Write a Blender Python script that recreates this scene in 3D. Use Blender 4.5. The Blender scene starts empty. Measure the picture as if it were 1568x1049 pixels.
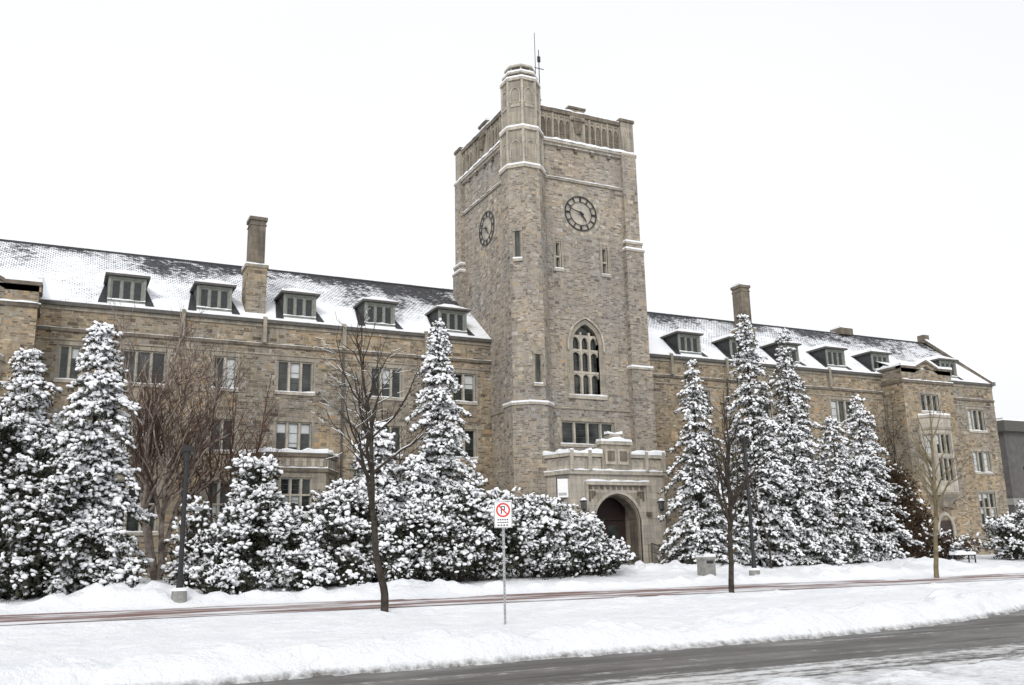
import bpy, math, random
import numpy as np
from mathutils import Vector, noise
random.seed(7); rng=np.random.default_rng(11)
S=bpy.context.scene
# ------------------------------------------------------------------ materials
def newmat(name):
    m=bpy.data.materials.new(name); m.use_nodes=True
    nt=m.node_tree; b=nt.nodes['Principled BSDF']
    return m,nt,b
def ramp(nt,stops,interp='LINEAR'):
    n=nt.nodes.new('ShaderNodeValToRGB'); cr=n.color_ramp; cr.interpolation=interp
    while len(cr.elements)<len(stops): cr.elements.new(0.5)
    for e,(p,c) in zip(cr.elements,stops):
        e.position=p; e.color=(c[0],c[1],c[2],1) if hasattr(c,'__len__') else (c,c,c,1)
    return n
def mixc(nt,fac,a,b,blend='MIX'):
    n=nt.nodes.new('ShaderNodeMix'); n.data_type='RGBA'; n.blend_type=blend
    for sock,v in ((n.inputs[0],fac),(n.inputs[6],a),(n.inputs[7],b)):
        if isinstance(v,bpy.types.NodeSocket): nt.links.new(v,sock)
        elif isinstance(v,(int,float)): sock.default_value=v
        else: sock.default_value=(v[0],v[1],v[2],1)
    return n.outputs[2]
def noise_n(nt,scale,detail=4,vec=None,rough=.55):
    n=nt.nodes.new('ShaderNodeTexNoise'); n.inputs['Scale'].default_value=scale; n.inputs['Detail'].default_value=detail
    n.inputs['Roughness'].default_value=rough
    if vec is not None: nt.links.new(vec,n.inputs['Vector'])
    return n.outputs[0]
def pos(nt,scale=(1,1,1)):
    g=nt.nodes.new('ShaderNodeNewGeometry'); m=nt.nodes.new('ShaderNodeMapping'); m.inputs['Scale'].default_value=scale
    nt.links.new(g.outputs['Position'],m.inputs['Vector']); return m.outputs[0]
def uvn(nt,scale=(1,1,1)):
    g=nt.nodes.new('ShaderNodeUVMap'); g.uv_map='UVMap'; m=nt.nodes.new('ShaderNodeMapping'); m.inputs['Scale'].default_value=scale
    nt.links.new(g.outputs[0],m.inputs['Vector']); return m.outputs[0]
def bump(nt,b,h,strength,dist):
    n=nt.nodes.new('ShaderNodeBump'); n.inputs['Strength'].default_value=strength; n.inputs['Distance'].default_value=dist
    nt.links.new(h,n.inputs['Height']); nt.links.new(n.outputs[0],b.inputs['Normal'])
def math_n(nt,op,a,b=None,clamp=False):
    n=nt.nodes.new('ShaderNodeMath'); n.operation=op; n.use_clamp=clamp
    for i,v in enumerate((a,b)):
        if v is None: continue
        if isinstance(v,bpy.types.NodeSocket): nt.links.new(v,n.inputs[i])
        else: n.inputs[i].default_value=v
    return n.outputs[0]
def stone_wall(name,bw,rh,stops,mortar,weather=.5,tint=((.74,.77,.82),(1.12,1.02,.86))):
    m,nt,b=newmat(name)
    uv=uvn(nt); nw=nt.nodes.new('ShaderNodeTexNoise'); nw.inputs['Scale'].default_value=.9; nw.inputs['Detail'].default_value=2; nt.links.new(uv,nw.inputs['Vector'])
    vm=nt.nodes.new('ShaderNodeVectorMath'); vm.operation='MULTIPLY_ADD'; nt.links.new(nw.outputs[1],vm.inputs[0]); vm.inputs[1].default_value=(.35,.05,0); nt.links.new(uv,vm.inputs[2])
    def brick(w,h,sq):
        br=nt.nodes.new('ShaderNodeTexBrick'); nt.links.new(vm.outputs[0],br.inputs['Vector'])
        br.inputs['Color1'].default_value=(0,0,0,1); br.inputs['Color2'].default_value=(1,1,1,1); br.inputs['Mortar'].default_value=(.5,.5,.5,1)
        br.inputs['Scale'].default_value=1; br.inputs['Brick Width'].default_value=w; br.inputs['Row Height'].default_value=h
        br.inputs['Mortar Size'].default_value=.011; br.offset=.42; br.squash=sq; br.squash_frequency=3; return br
    br=brick(bw,rh,1.5); br2=brick(bw*1.7,rh*2,.7)
    sel=noise_n(nt,.7,3,uv); sr=ramp(nt,[(.52,0),(.54,1)]); nt.links.new(sel,sr.inputs[0])
    col=mixc(nt,sr.outputs[0],br.outputs['Color'],br2.outputs['Color']); fac=mixc(nt,sr.outputs[0],br.outputs['Fac'],br2.outputs['Fac'])
    fac=math_n(nt,'MULTIPLY',fac,.8)
    r=ramp(nt,stops); nt.links.new(col,r.inputs[0])
    n1=noise_n(nt,.22,5,pos(nt,(1,1,.8)))
    rr=ramp(nt,[(.38,tint[0]),(.62,tint[1])]); nt.links.new(n1,rr.inputs[0])
    c=mixc(nt,1.0,r.outputs[0],rr.outputs[0],'MULTIPLY')
    n2=noise_n(nt,1.0,6,pos(nt,(2.2,2.2,.22)),.7)
    r2=ramp(nt,[(.38,(.5,.5,.52)),(.6,(1,1,1))]); nt.links.new(n2,r2.inputs[0])
    c=mixc(nt,weather,c,r2.outputs[0],'MULTIPLY')
    n3=noise_n(nt,9,5,pos(nt),.7); r3=ramp(nt,[(.3,.66),(.7,1.25)]); nt.links.new(n3,r3.inputs[0])
    c=mixc(nt,1.0,c,r3.outputs[0],'MULTIPLY')
    c=mixc(nt,fac,c,mortar)
    nt.links.new(c,b.inputs['Base Color']); b.inputs['Roughness'].default_value=.9; b.inputs['Specular IOR Level'].default_value=.2
    h=mixc(nt,fac,col,(0,0,0))
    bump(nt,b,h,.6,.025)
    return m
M={}
M['wall']=stone_wall('rubble_limestone',.27,.11,[(0,(.13,.105,.08)),(.25,(.235,.20,.15)),(.5,(.31,.26,.19)),(.72,(.36,.33,.28)),(.88,(.40,.29,.17)),(1,(.48,.45,.39))],(.30,.275,.235),.6,((.76,.80,.86),(1.12,1.03,.88)))
M['wall_t']=stone_wall('tower_limestone',.25,.105,[(0,(.16,.14,.118)),(.25,(.265,.24,.20)),(.5,(.335,.30,.25)),(.75,(.385,.36,.32)),(.9,(.41,.325,.22)),(1,(.52,.49,.44))],(.34,.315,.28),.5,((.84,.86,.9),(1.09,1.03,.94)))
def trimmat(name,c1,c2,weather=.6):
    m,nt,b=newmat(name)
    n1=noise_n(nt,1.3,5,pos(nt)); r=ramp(nt,[(.3,c1),(.7,c2)]); nt.links.new(n1,r.inputs[0])
    n2=noise_n(nt,1.0,6,pos(nt,(5,5,.5)),.7); r2=ramp(nt,[(.36,(.42,.42,.43)),(.6,(1,1,1))]); nt.links.new(n2,r2.inputs[0])
    c=mixc(nt,weather,r.outputs[0],r2.outputs[0],'MULTIPLY')
    br=nt.nodes.new('ShaderNodeTexBrick'); nt.links.new(uvn(nt),br.inputs['Vector'])
    br.inputs['Color1'].default_value=(.82,.82,.82,1); br.inputs['Color2'].default_value=(1.1,1.07,1,1); br.inputs['Mortar'].default_value=(.6,.6,.6,1)
    br.inputs['Scale'].default_value=1; br.inputs['Brick Width'].default_value=.7; br.inputs['Row Height'].default_value=.36; br.inputs['Mortar Size'].default_value=.008
    c=mixc(nt,1.0,c,br.outputs['Color'],'MULTIPLY')
    nt.links.new(c,b.inputs['Base Color']); b.inputs['Roughness'].default_value=.85; b.inputs['Specular IOR Level'].default_value=.2
    bump(nt,b,noise_n(nt,30,4,pos(nt)),.3,.01)
    return m
M['trim']=trimmat('dressed_stone',(.29,.265,.22),(.39,.355,.30))
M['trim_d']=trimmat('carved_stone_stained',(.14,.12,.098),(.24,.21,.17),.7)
M['trim_l']=trimmat('pale_dressed_stone',(.41,.38,.33),(.51,.475,.42),.5)
def simple(name,c,rough=.6,metal=0,var=.25,sc=6,spec=.5):
    m,nt,b=newmat(name)
    n1=noise_n(nt,sc,4,pos(nt)); lo=tuple(v*(1-var) for v in c); hi=tuple(min(1,v*(1+var)) for v in c)
    r=ramp(nt,[(.3,lo),(.7,hi)]); nt.links.new(n1,r.inputs[0]); nt.links.new(r.outputs[0],b.inputs['Base Color'])
    b.inputs['Roughness'].default_value=rough; b.inputs['Metallic'].default_value=metal; b.inputs['Specular IOR Level'].default_value=spec
    return m
def snowmat(name,bs=.6,sc=3.0,c=(.85,.865,.89)):
    m,nt,b=newmat(name)
    n1=noise_n(nt,.6,5,pos(nt)); r=ramp(nt,[(.3,tuple(v*.94 for v in c)),(.7,c)]); nt.links.new(n1,r.inputs[0]); nt.links.new(r.outputs[0],b.inputs['Base Color'])
    b.inputs['Roughness'].default_value=.7; b.inputs['Specular IOR Level'].default_value=.25
    n2=noise_n(nt,sc,8,pos(nt),.65); bump(nt,b,n2,bs,.12)
    return m
M['snow']=snowmat('snow')
M['snow_t']=simple('branch_snow',(.88,.89,.91),.75,0,.02,2,.2)
m,nt,b=newmat('window_glass'); n1=noise_n(nt,.9,2,pos(nt)); r=ramp(nt,[(.4,(.012,.015,.014)),(.65,(.06,.065,.06))]); nt.links.new(n1,r.inputs[0]); nt.links.new(r.outputs[0],b.inputs['Base Color'])
b.inputs['Roughness'].default_value=.1; b.inputs['Specular IOR Level'].default_value=.5; bump(nt,b,noise_n(nt,2.5,2,pos(nt)),.15,.03); M['glass']=m
M['blind']=simple('window_blind',(.5,.52,.52),.5,0,.12,1)
M['frame']=simple('painted_green_frame',(.19,.205,.175),.6,0,.2)
M['frame_d']=simple('steel_window_bar',(.07,.075,.07),.5,0,.2)
M['metal']=simple('black_metal',(.02,.02,.022),.45,.2,.2)
M['gutter']=simple('copper_brown_gutter',(.08,.075,.065),.6,.1,.3)
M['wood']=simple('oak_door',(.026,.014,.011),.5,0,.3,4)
M['panel']=simple('honey_oak_panel',(.30,.17,.07),.5,0,.3,4)
M['galv']=simple('galvanised_steel',(.32,.33,.34),.45,.6,.15)
M['white']=simple('white_sign_paint',(.78,.78,.78),.5,0,.03)
M['red']=simple('red_sign_paint',(.6,.03,.025),.5,0,.05)
M['black']=simple('black_sign_paint',(.02,.02,.02),.5,0,.05)
M['conc']=simple('concrete',(.25,.245,.23),.85,0,.25)
M['darkwall']=simple('dark_cladding',(.09,.085,.08),.7,0,.25,1.5)
M['dormerside']=simple('dark_slate_cheek',(.03,.03,.033),.7,0,.4)
# slate with snow
m,nt,b=newmat('snowy_slate_roof')
uv=uvn(nt)
br=nt.nodes.new('ShaderNodeTexBrick'); nt.links.new(uv,br.inputs['Vector'])
br.inputs['Color1'].default_value=(0,0,0,1); br.inputs['Color2'].default_value=(1,1,1,1); br.inputs['Mortar'].default_value=(.0,.0,.0,1)
br.inputs['Scale'].default_value=1; br.inputs['Brick Width'].default_value=.24; br.inputs['Row Height'].default_value=.18; br.inputs['Mortar Size'].default_value=.018
slate=ramp(nt,[(0,(.018,.018,.021)),(1,(.06,.06,.066))]); nt.links.new(br.outputs['Color'],slate.inputs[0])
nA=noise_n(nt,.26,5,pos(nt,(1,1,1.2)),.6)
nB=noise_n(nt,2.6,7,pos(nt,(1,1.6,1.6)),.75)
sep=nt.nodes.new('ShaderNodeSeparateXYZ'); g=nt.nodes.new('ShaderNodeNewGeometry'); nt.links.new(g.outputs['Position'],sep.inputs[0])
zf=math_n(nt,'MULTIPLY',math_n(nt,'SUBTRACT',sep.outputs[2],17.7),.08)
xm=math_n(nt,'MULTIPLY',math_n(nt,'ABSOLUTE',math_n(nt,'SUBTRACT',sep.outputs[0],18.5)),-.05)
xm=math_n(nt,'MAXIMUM',math_n(nt,'ADD',xm,.3),0)
zz=math_n(nt,'MULTIPLY',math_n(nt,'SUBTRACT',sep.outputs[2],15.9),.32,True)
bare_=math_n(nt,'ADD',zf,math_n(nt,'MULTIPLY',xm,zz))
v=math_n(nt,'ADD',nA,math_n(nt,'MULTIPLY',nB,.6))
v=math_n(nt,'ADD',v,math_n(nt,'MULTIPLY',br.outputs['Color'],.10))
v=math_n(nt,'SUBTRACT',v,bare_)
v=math_n(nt,'SUBTRACT',v,math_n(nt,'MULTIPLY',br.outputs['Fac'],.13))
mr=ramp(nt,[(.665,0),(.79,1)]); nt.links.new(v,mr.inputs[0])
c=mixc(nt,mr.outputs[0],slate.outputs[0],(.82,.84,.87)); nt.links.new(c,b.inputs['Base Color'])
b.inputs['Roughness'].default_value=.7; bump(nt,b,mr.outputs[0],.5,.05); M['roof']=m
# ------------------------------------------------------------------ mesh builder
Z=np.array([0,0,1.])
class Frame:
    def __init__(s,o,n):
        s.o=np.array(o,float); s.n=np.array(n,float); s.n/=np.linalg.norm(s.n); s.u=np.cross(Z,s.n)
    def p(s,u,z,d): return s.o+s.u*u+Z*z+s.n*d
def acurve(kind,x):
    return math.sqrt(max(0,4-(x+1)**2))/math.sqrt(3) if kind=='gothic' else max(0,(1-x**2.4))**.62*(1-.12*x)
class MB:
    def __init__(s): s.v=[];s.f=[];s.m=[];s.mats=[];s.sm=[]
    def mi(s,k):
        if k not in s.mats: s.mats.append(k)
        return s.mats.index(k)
    def face(s,pts,k,smooth=False):
        i=len(s.v); s.v.extend([tuple(map(float,q)) for q in pts]); s.f.append(list(range(i,i+len(pts)))); s.m.append(s.mi(k)); s.sm.append(smooth)
    def box(s,F,u0,u1,z0,z1,d0,d1,k):
        P=F.p
        s.face([P(u0,z0,d1),P(u1,z0,d1),P(u1,z1,d1),P(u0,z1,d1)],k)
        s.face([P(u1,z0,d0),P(u0,z0,d0),P(u0,z1,d0),P(u1,z1,d0)],k)
        s.face([P(u0,z0,d0),P(u0,z0,d1),P(u0,z1,d1),P(u0,z1,d0)],k)
        s.face([P(u1,z0,d1),P(u1,z0,d0),P(u1,z1,d0),P(u1,z1,d1)],k)
        s.face([P(u0,z1,d1),P(u1,z1,d1),P(u1,z1,d0),P(u0,z1,d0)],k)
        s.face([P(u0,z0,d0),P(u1,z0,d0),P(u1,z0,d1),P(u0,z0,d1)],k)
    def quad(s,F,u0,u1,z0,z1,d,k): s.face([F.p(u0,z0,d),F.p(u1,z0,d),F.p(u1,z1,d),F.p(u0,z1,d)],k)
    def wall(s,F,u0,u1,z0,z1,ops,k,depth=.28,d=0):
        us=sorted({u0,u1,*[o[0] for o in ops],*[o[1] for o in ops]}); zs=sorted({z0,z1,*[o[2] for o in ops],*[o[3] for o in ops]})
        for a,b_ in zip(us,us[1:]):
            for c_,e in zip(zs,zs[1:]):
                mu=(a+b_)/2; mz=(c_+e)/2
                if any(o[0]<mu<o[1] and o[2]<mz<o[3] for o in ops): continue
                s.quad(F,a,b_,c_,e,d,k)
        P=F.p
        for o in ops:
            a,b_,c_,e=o[:4]
            s.face([P(a,c_,d),P(a,e,d),P(a,e,d-depth),P(a,c_,d-depth)],'trim')
            s.face([P(b_,c_,d-depth),P(b_,e,d-depth),P(b_,e,d),P(b_,c_,d)],'trim')
            s.face([P(a,e,d),P(b_,e,d),P(b_,e,d-depth),P(a,e,d-depth)],'trim')
            s.face([P(a,c_,d-depth),P(b_,c_,d-depth),P(b_,c_,d),P(a,c_,d)],'trim')
    def prism(s,poly,z0,z1,k,top=None,bottom=False):
        n=len(poly)
        for i in range(n):
            a=poly[i];b_=poly[(i+1)%n]
            s.face([(a[0],a[1],z0),(b_[0],b_[1],z0),(b_[0],b_[1],z1),(a[0],a[1],z1)],k)
        s.face([(q[0],q[1],z1) for q in poly],top or k)
        if bottom: s.face([(q[0],q[1],z0) for q in reversed(poly)],k)
    def cone(s,c,r0,z0,r1,z1,n,k,ph=0,cap=True):
        A=[(c[0]+r0*math.cos(ph+i*2*math.pi/n),c[1]+r0*math.sin(ph+i*2*math.pi/n),z0) for i in range(n)]
        B=[(c[0]+r1*math.cos(ph+i*2*math.pi/n),c[1]+r1*math.sin(ph+i*2*math.pi/n),z1) for i in range(n)]
        for i in range(n):
            j=(i+1)%n; s.face([A[i],A[j],B[j],B[i]],k)
        if cap: s.face(B,k); s.face(A[::-1],k)
    def archplate(s,F,u0,u1,zs_,za,zt,d0,d1,k,kind='gothic',n=14):
        c=(u0+u1)/2; h=(u1-u0)/2; pts=[]
        for i in range(n+1):
            t=-1+2*i/n; pts.append((c+h*t,zs_+(za-zs_)*acurve(kind,abs(t))))
        P=F.p
        for a,b_ in zip(pts,pts[1:]):
            s.face([P(a[0],a[1],d1),P(b_[0],b_[1],d1),P(b_[0],zt,d1),P(a[0],zt,d1)],k)
            s.face([P(a[0],a[1],d0),P(b_[0],b_[1],d0),P(b_[0],b_[1],d1),P(a[0],a[1],d1)],k)
        return pts
    def archband(s,F,u0,u1,zs_,za,w,z0,d0,d1,k,kind='gothic',n=14):
        c=(u0+u1)/2; h=(u1-u0)/2; pin=[(u0,z0)];pout=[(u0-w,z0)]
        for i in range(n+1):
            t=-1+2*i/n; y=acurve(kind,abs(t))
            pin.append((c+h*t,zs_+(za-zs_)*y)); pout.append((c+(h+w)*t,zs_+(za-zs_+w)*y))
        pin.append((u1,z0));pout.append((u1+w,z0)); P=F.p
        for i in range(len(pin)-1):
            a,b_,c2,d2=pin[i],pin[i+1],pout[i+1],pout[i]
            s.face([P(*a,d1),P(*b_,d1),P(*c2,d1),P(*d2,d1)],k)
            s.face([P(*a,d0),P(*b_,d0),P(*b_,d1),P(*a,d1)],k)
            s.face([P(*d2,d1),P(*c2,d1),P(*c2,d0),P(*d2,d0)],k)
    def snowcap(s,F,u0,u1,d0,d1,z,h=.06,step=.35):
        h*=1.45
        n=max(1,int((u1-u0)/step)); P=F.p
        us=[u0+(u1-u0)*i/n for i in range(n+1)]
        hs=[h*random.uniform(.4,1.35) for _ in us]; fr=[d1+random.uniform(-.03,.035) for _ in us]
        for i in range(n):
            a,b_=us[i],us[i+1]; k='snow'
            ha,hb=hs[i],hs[i+1]; fa,fb=fr[i],fr[i+1]
            s.face([P(a,z,fa),P(b_,z,fb),P(b_,z+hb*.75,fb),P(a,z+ha*.75,fa)],k)
            s.face([P(a,z+ha*.75,fa),P(b_,z+hb*.75,fb),P(b_,z+hb,fb-.05),P(a,z+ha,fa-.05)],k)
            s.face([P(a,z+ha,fa-.05),P(b_,z+hb,fb-.05),P(b_,z+hb,d0),P(a,z+ha,d0)],k)
        s.face([P(u0,z,d0),P(u0,z,fr[0]),P(u0,z+hs[0]*.75,fr[0]),P(u0,z+hs[0],d0)],k)
        s.face([P(u1,z,fr[-1]),P(u1,z,d0),P(u1,z+hs[-1],d0),P(u1,z+hs[-1]*.75,fr[-1])],k)
    def obj(s,name,parent=None,uvs=True):
        me=bpy.data.meshes.new(name); me.from_pydata(s.v,[],s.f); 
        for k in s.mats: me.materials.append(M[k])
        me.polygons.foreach_set('material_index',s.m); me.polygons.foreach_set('use_smooth',s.sm)
        if uvs:
            uvl=me.uv_layers.new(name='UVMap'); dat=np.zeros((len(me.loops),2)); li=0
            for f in s.f:
                P=[np.array(s.v[i]) for i in f]
                n=np.cross(P[1]-P[0],P[2]-P[0]); L=np.linalg.norm(n)
                if L<1e-9 and len(P)>3: n=np.cross(P[2]-P[0],P[3]-P[0]); L=np.linalg.norm(n)
                n=n/(L or 1)
                if abs(n[2])>.95: t=np.array([1.,0,0]); w=np.array([0,1.,0])
                else:
                    t=np.cross(Z,n); t/=np.linalg.norm(t); w=np.cross(n,t)
                for q in P: dat[li]=(q@t,q@w); li+=1
            uvl.data.foreach_set('uv',dat.ravel())
        me.update(); o=bpy.data.objects.new(name,me); S.collection.objects.link(o)
        if parent: o.parent=parent
        return o
def empty(name):
    e=bpy.data.objects.new(name,None); S.collection.objects.link(e); return e
def window(B,F,u0,u1,z0,z1,n=2,transoms=(),quoin=True,blind=.25,mull='trim_l',depth=.2,sill=True,head=True,bars=2):
    w=.07; mw=.12 if n>1 else 0
    B.quad(F,u0,u1,z0,z1,-depth,'glass')
    B.box(F,u0+.002,u0+w,z0,z1,-depth+.01,-.05,mull); B.box(F,u1-w,u1-.002,z0,z1,-depth+.01,-.05,mull)
    B.box(F,u0+w,u1-w,z1-w,z1-.002,-depth+.01,-.052,mull)
    lw=(u1-u0-2*w-(n-1)*mw)/n
    for i in range(n):
        a=u0+w+i*(lw+mw); b_=a+lw
        if i<n-1: B.box(F,b_,b_+mw,z0,z1-w,-depth+.01,-.06,mull)
        zz=[z0]+list(transoms)+[z1-w]
        for c_,e in zip(zz,zz[1:]):
            fw=.035
            B.box(F,a,a+fw,c_,e,-depth+.005,-depth+.045,'frame'); B.box(F,b_-fw,b_,c_,e,-depth+.005,-depth+.045,'frame')
            B.box(F,a+fw,b_-fw,c_,c_+fw,-depth+.005,-depth+.043,'frame'); B.box(F,a+fw,b_-fw,e-fw,e,-depth+.005,-depth+.043,'frame')
            for j in range(1,bars+1):
                zb=c_+(e-c_)*j/(bars+1); B.box(F,a+fw,b_-fw,zb-.012,zb+.012,-depth+.004,-depth+.03,'frame_d')
            if random.random()<blind:
                hb=random.choice([.35,.5,.8,1])
                B.quad(F,a+fw,b_-fw,e-(e-c_)*hb,e-fw,-depth+.002,'blind')
    for t in transoms: B.box(F,u0+w,u1-w,t-.05,t+.05,-depth+.012,-.064,mull)
    if quoin:
        z=z0; i=0
        while z<z1-.05:
            h=min(.3,z1-z); q=.14 if i%2 else .3
            B.box(F,u0-q,u0,z+.004,z+h,-.1,.018,'trim'); B.box(F,u1,u1+q,z+.004,z+h,-.1,.018,'trim'); z+=.3; i+=1
    if head: B.box(F,u0-.3,u1+.3,z1,z1+.2,-.1,.03,'trim')
    if sill:
        B.box(F,u0-.15,u1+.15,z0-.16,z0,-.12,.07,'trim_l'); B.snowcap(F,u0-.1,u1+.1,-.15,.06,z0+.002,.05)
# ================================================================== WINGS
hall=empty('stone_university_building')
FW=Frame((0,51,0),(0,-1,0))
EZ=14.75
walls=MB(); win=MB(); trim=MB(); sn=MB()
left_cols=[(.3,1.0,2),(3.8,2.2,3),(7.9,1.25,2),(11.7,2.0,3),(17.0,1.9,3),(21.9,1.5,2)]
def wing(x0,x1,cols,skipC=()):
    ops=[]
    for c,w,n in cols:
        for (a,b_,tr) in ((10.85,12.6,()),(7.5,9.2,()),(3.3,5.9,(4.7,))):
            if a<4 and any(abs(c-s_)<.5 for s_ in skipC): continue
            ops.append((c-w/2,c+w/2,a,b_)); window(win,FW,c-w/2,c+w/2,a,b_,n,tr)
    walls.wall(FW,x0,x1,.3,EZ,ops,'wall')
    trim.box(FW,x0,x1,13.3,13.48,-.1,.09,'trim_d'); trim.snowcap(FW,x0,x1,-.02,.08,13.482,.022)
    trim.box(FW,x0,x1,12.86,12.95,-.1,.045,'trim')
    trim.box(FW,x0,x1,14.42,14.62,-.1,.07,'trim')
    trim.box(FW,x0,x1,14.62,14.82,-.1,.22,'gutter')
    trim.box(FW,x0,x1,2.3,2.5,-.1,.08,'trim')
    sn.snowcap(FW,x0,x1,-.3,.17,14.83,.045,.3)
wing(-1.3,24.0,left_cols,(11.7,)); wing(32.0,56.9,[(56.4-c,w,n) for c,w,n in left_cols if 56.4-c<54],())
wing(62.3,69.6,[(67.2,1.9,3)]); wing(-16,-6.7,[(-10.5,2,3)])
for x in (5.6,9.9,14.4,19.4,37.2,41.9,46.6,51.5):
    trim.box(FW,x-.1,x+.1,13.5,14.95,-.1,.26,'trim'); trim.snowcap(FW,x-.1,x+.1,-.1,.26,14.95,.06,.1)
    if x in (14.4,41.9): trim.box(FW,x-.05,x+.05,2.6,13.25,.0,.11,'gutter')
walls.face([(69.6,51,.3),(69.6,63,.3),(69.6,63,14.8),(69.6,57,19.75),(69.6,51,14.8)],'wall')
walls.face([(-16,63,.3),(-16,51,.3),(-16,51,14.8),(-16,57,19.7),(-16,63,14.8)],'wall')
walls.face([(69.6,63,.3),(-16,63,.3),(-16,63,14.8),(69.6,63,14.8)],'wall')
roof=MB()
def rslope(x0,x1):
    nx=max(1,int((x1-x0)/3))
    for i in range(nx):
        a=x0+(x1-x0)*i/nx;b_=x0+(x1-x0)*(i+1)/nx
        roof.face([(a,50.85,14.86),(b_,50.85,14.86),(b_,57,19.62),(a,57,19.62)],'roof')
        roof.face([(b_,63.2,14.86),(a,63.2,14.86),(a,57,19.62),(b_,57,19.62)],'roof')
rslope(-16,69.35)
roof.box(FW,-16,69.3,19.54,19.68,-6.1,-5.9,'dormerside')
x=-15
while x<69:
    L=random.uniform(.4,2.5); roof.snowcap(FW,x,min(69,x+L),-6.08,-5.92,19.68,.035,.4); x+=L+random.uniform(.3,2.5)
for sgn in (1,-1):
    y0=57-6.3*sgn; 
    a=np.array([69.3,y0,14.75]); b_=np.array([69.3,57,19.9])
    for (dx0,dx1,dz0,dz1,k) in ((0,.45,-.1,.22,'trim_d'),(.02,.43,.22,.29,'snow')):
        P=[(69.3+dx,q[1],q[2]+dz) for q in (a,b_) for dz in (dz0,dz1) for dx in (dx0,dx1)]
        for f in ((0,1,5,4),(2,6,7,3),(0,4,6,2),(1,3,7,5),(0,2,3,1)): roof.face([P[i] for i in f],k)
roof.box(FW,58.9,60.3,19.5,20.05,-6.6,-5.4,'trim_d'); roof.snowcap(FW,58.9,60.3,-6.6,-5.4,20.05,.1)
roof.box(FW,69.2,69.9,19.6,20.35,-6.4,-5.7,'trim_d')
# dormers
dm=MB()
def dormer(c):
    DY=51.28; F=Frame((c,DY,0),(0,-1,0)); w=.93
    dm.box(F,-w,w,14.9,16.55,-3.2,-.05,'dormerside')
    dm.box(F,-w,w,15.08,15.26,-.04,.06,'frame'); dm.snowcap(F,-w,w,-.02,.1,15.262,.05,.25)
    dm.box(F,-w,-w+.13,15.26,16.54,-.04,.05,'frame'); dm.box(F,w-.13,w,15.26,16.54,-.04,.05,'frame'); dm.box(F,-w+.13,w-.13,16.42,16.54,-.04,.045,'frame')
    window(dm,Frame((c,DY-.05,0),(0,-1,0)),-w+.13,w-.13,15.26,16.42,3,(),False,.35,'frame',.14,False,False,1)
    dm.box(F,-w-.18,w+.18,16.55,16.67,-3.2,.24,'gutter')
    y0=DY-.2
    a=[(c-w-.17,y0,16.69),(c+w+.17,y0,16.69),(c+w+.17,53.9,16.69),(c-w-.17,53.9,16.69)]
    r0=(c-.3,y0+.8,17.12);r1=(c+.3,y0+.8,17.12);r2=(c+.3,54.2,17.2);r3=(c-.3,54.2,17.2)
    dm.face([a[0],a[1],r1,r0],'snow');dm.face([a[1],a[2],r2,r1],'snow');dm.face([a[3],a[0],r0,r3],'snow');dm.face([r0,r1,r2,r3],'snow')
    dm.snowcap(F,-w-.17,w+.17,-.2,.23,16.672,.07,.25)
    for s_ in (-1,1):
        x0=c+s_*w; x1=c+s_*(w+.45)
        q=[(x0,51.0,15.02),(x1,51.0,15.02),(x0+s_*.08,53.2,16.72),(x0,53.2,16.72)]
        if s_<0: q=q[::-1]
        dm.face(q,'dormerside')
for c in (-10.5,2.75,7.2,11.9,16.65,21.3,39.1,43.6,48.1,52.7,57.4,65.0): dormer(c)
ch=MB()
def chimney(x,y,ztop,zb=15.0):
    F=Frame((x,y,0),(0,-1,0))
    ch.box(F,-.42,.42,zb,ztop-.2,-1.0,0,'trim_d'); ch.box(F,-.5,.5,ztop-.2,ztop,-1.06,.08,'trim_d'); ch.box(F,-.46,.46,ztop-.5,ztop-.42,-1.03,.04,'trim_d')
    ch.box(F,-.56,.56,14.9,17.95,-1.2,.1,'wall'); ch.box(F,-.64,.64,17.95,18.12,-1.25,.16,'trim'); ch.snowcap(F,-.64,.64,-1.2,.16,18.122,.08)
    ch.snowcap(F,-.5,.5,-1.05,.08,ztop,.07)
chimney(9.45,51.5,21.0); chimney(46.2,53.3,21.5,16.0)
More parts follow.
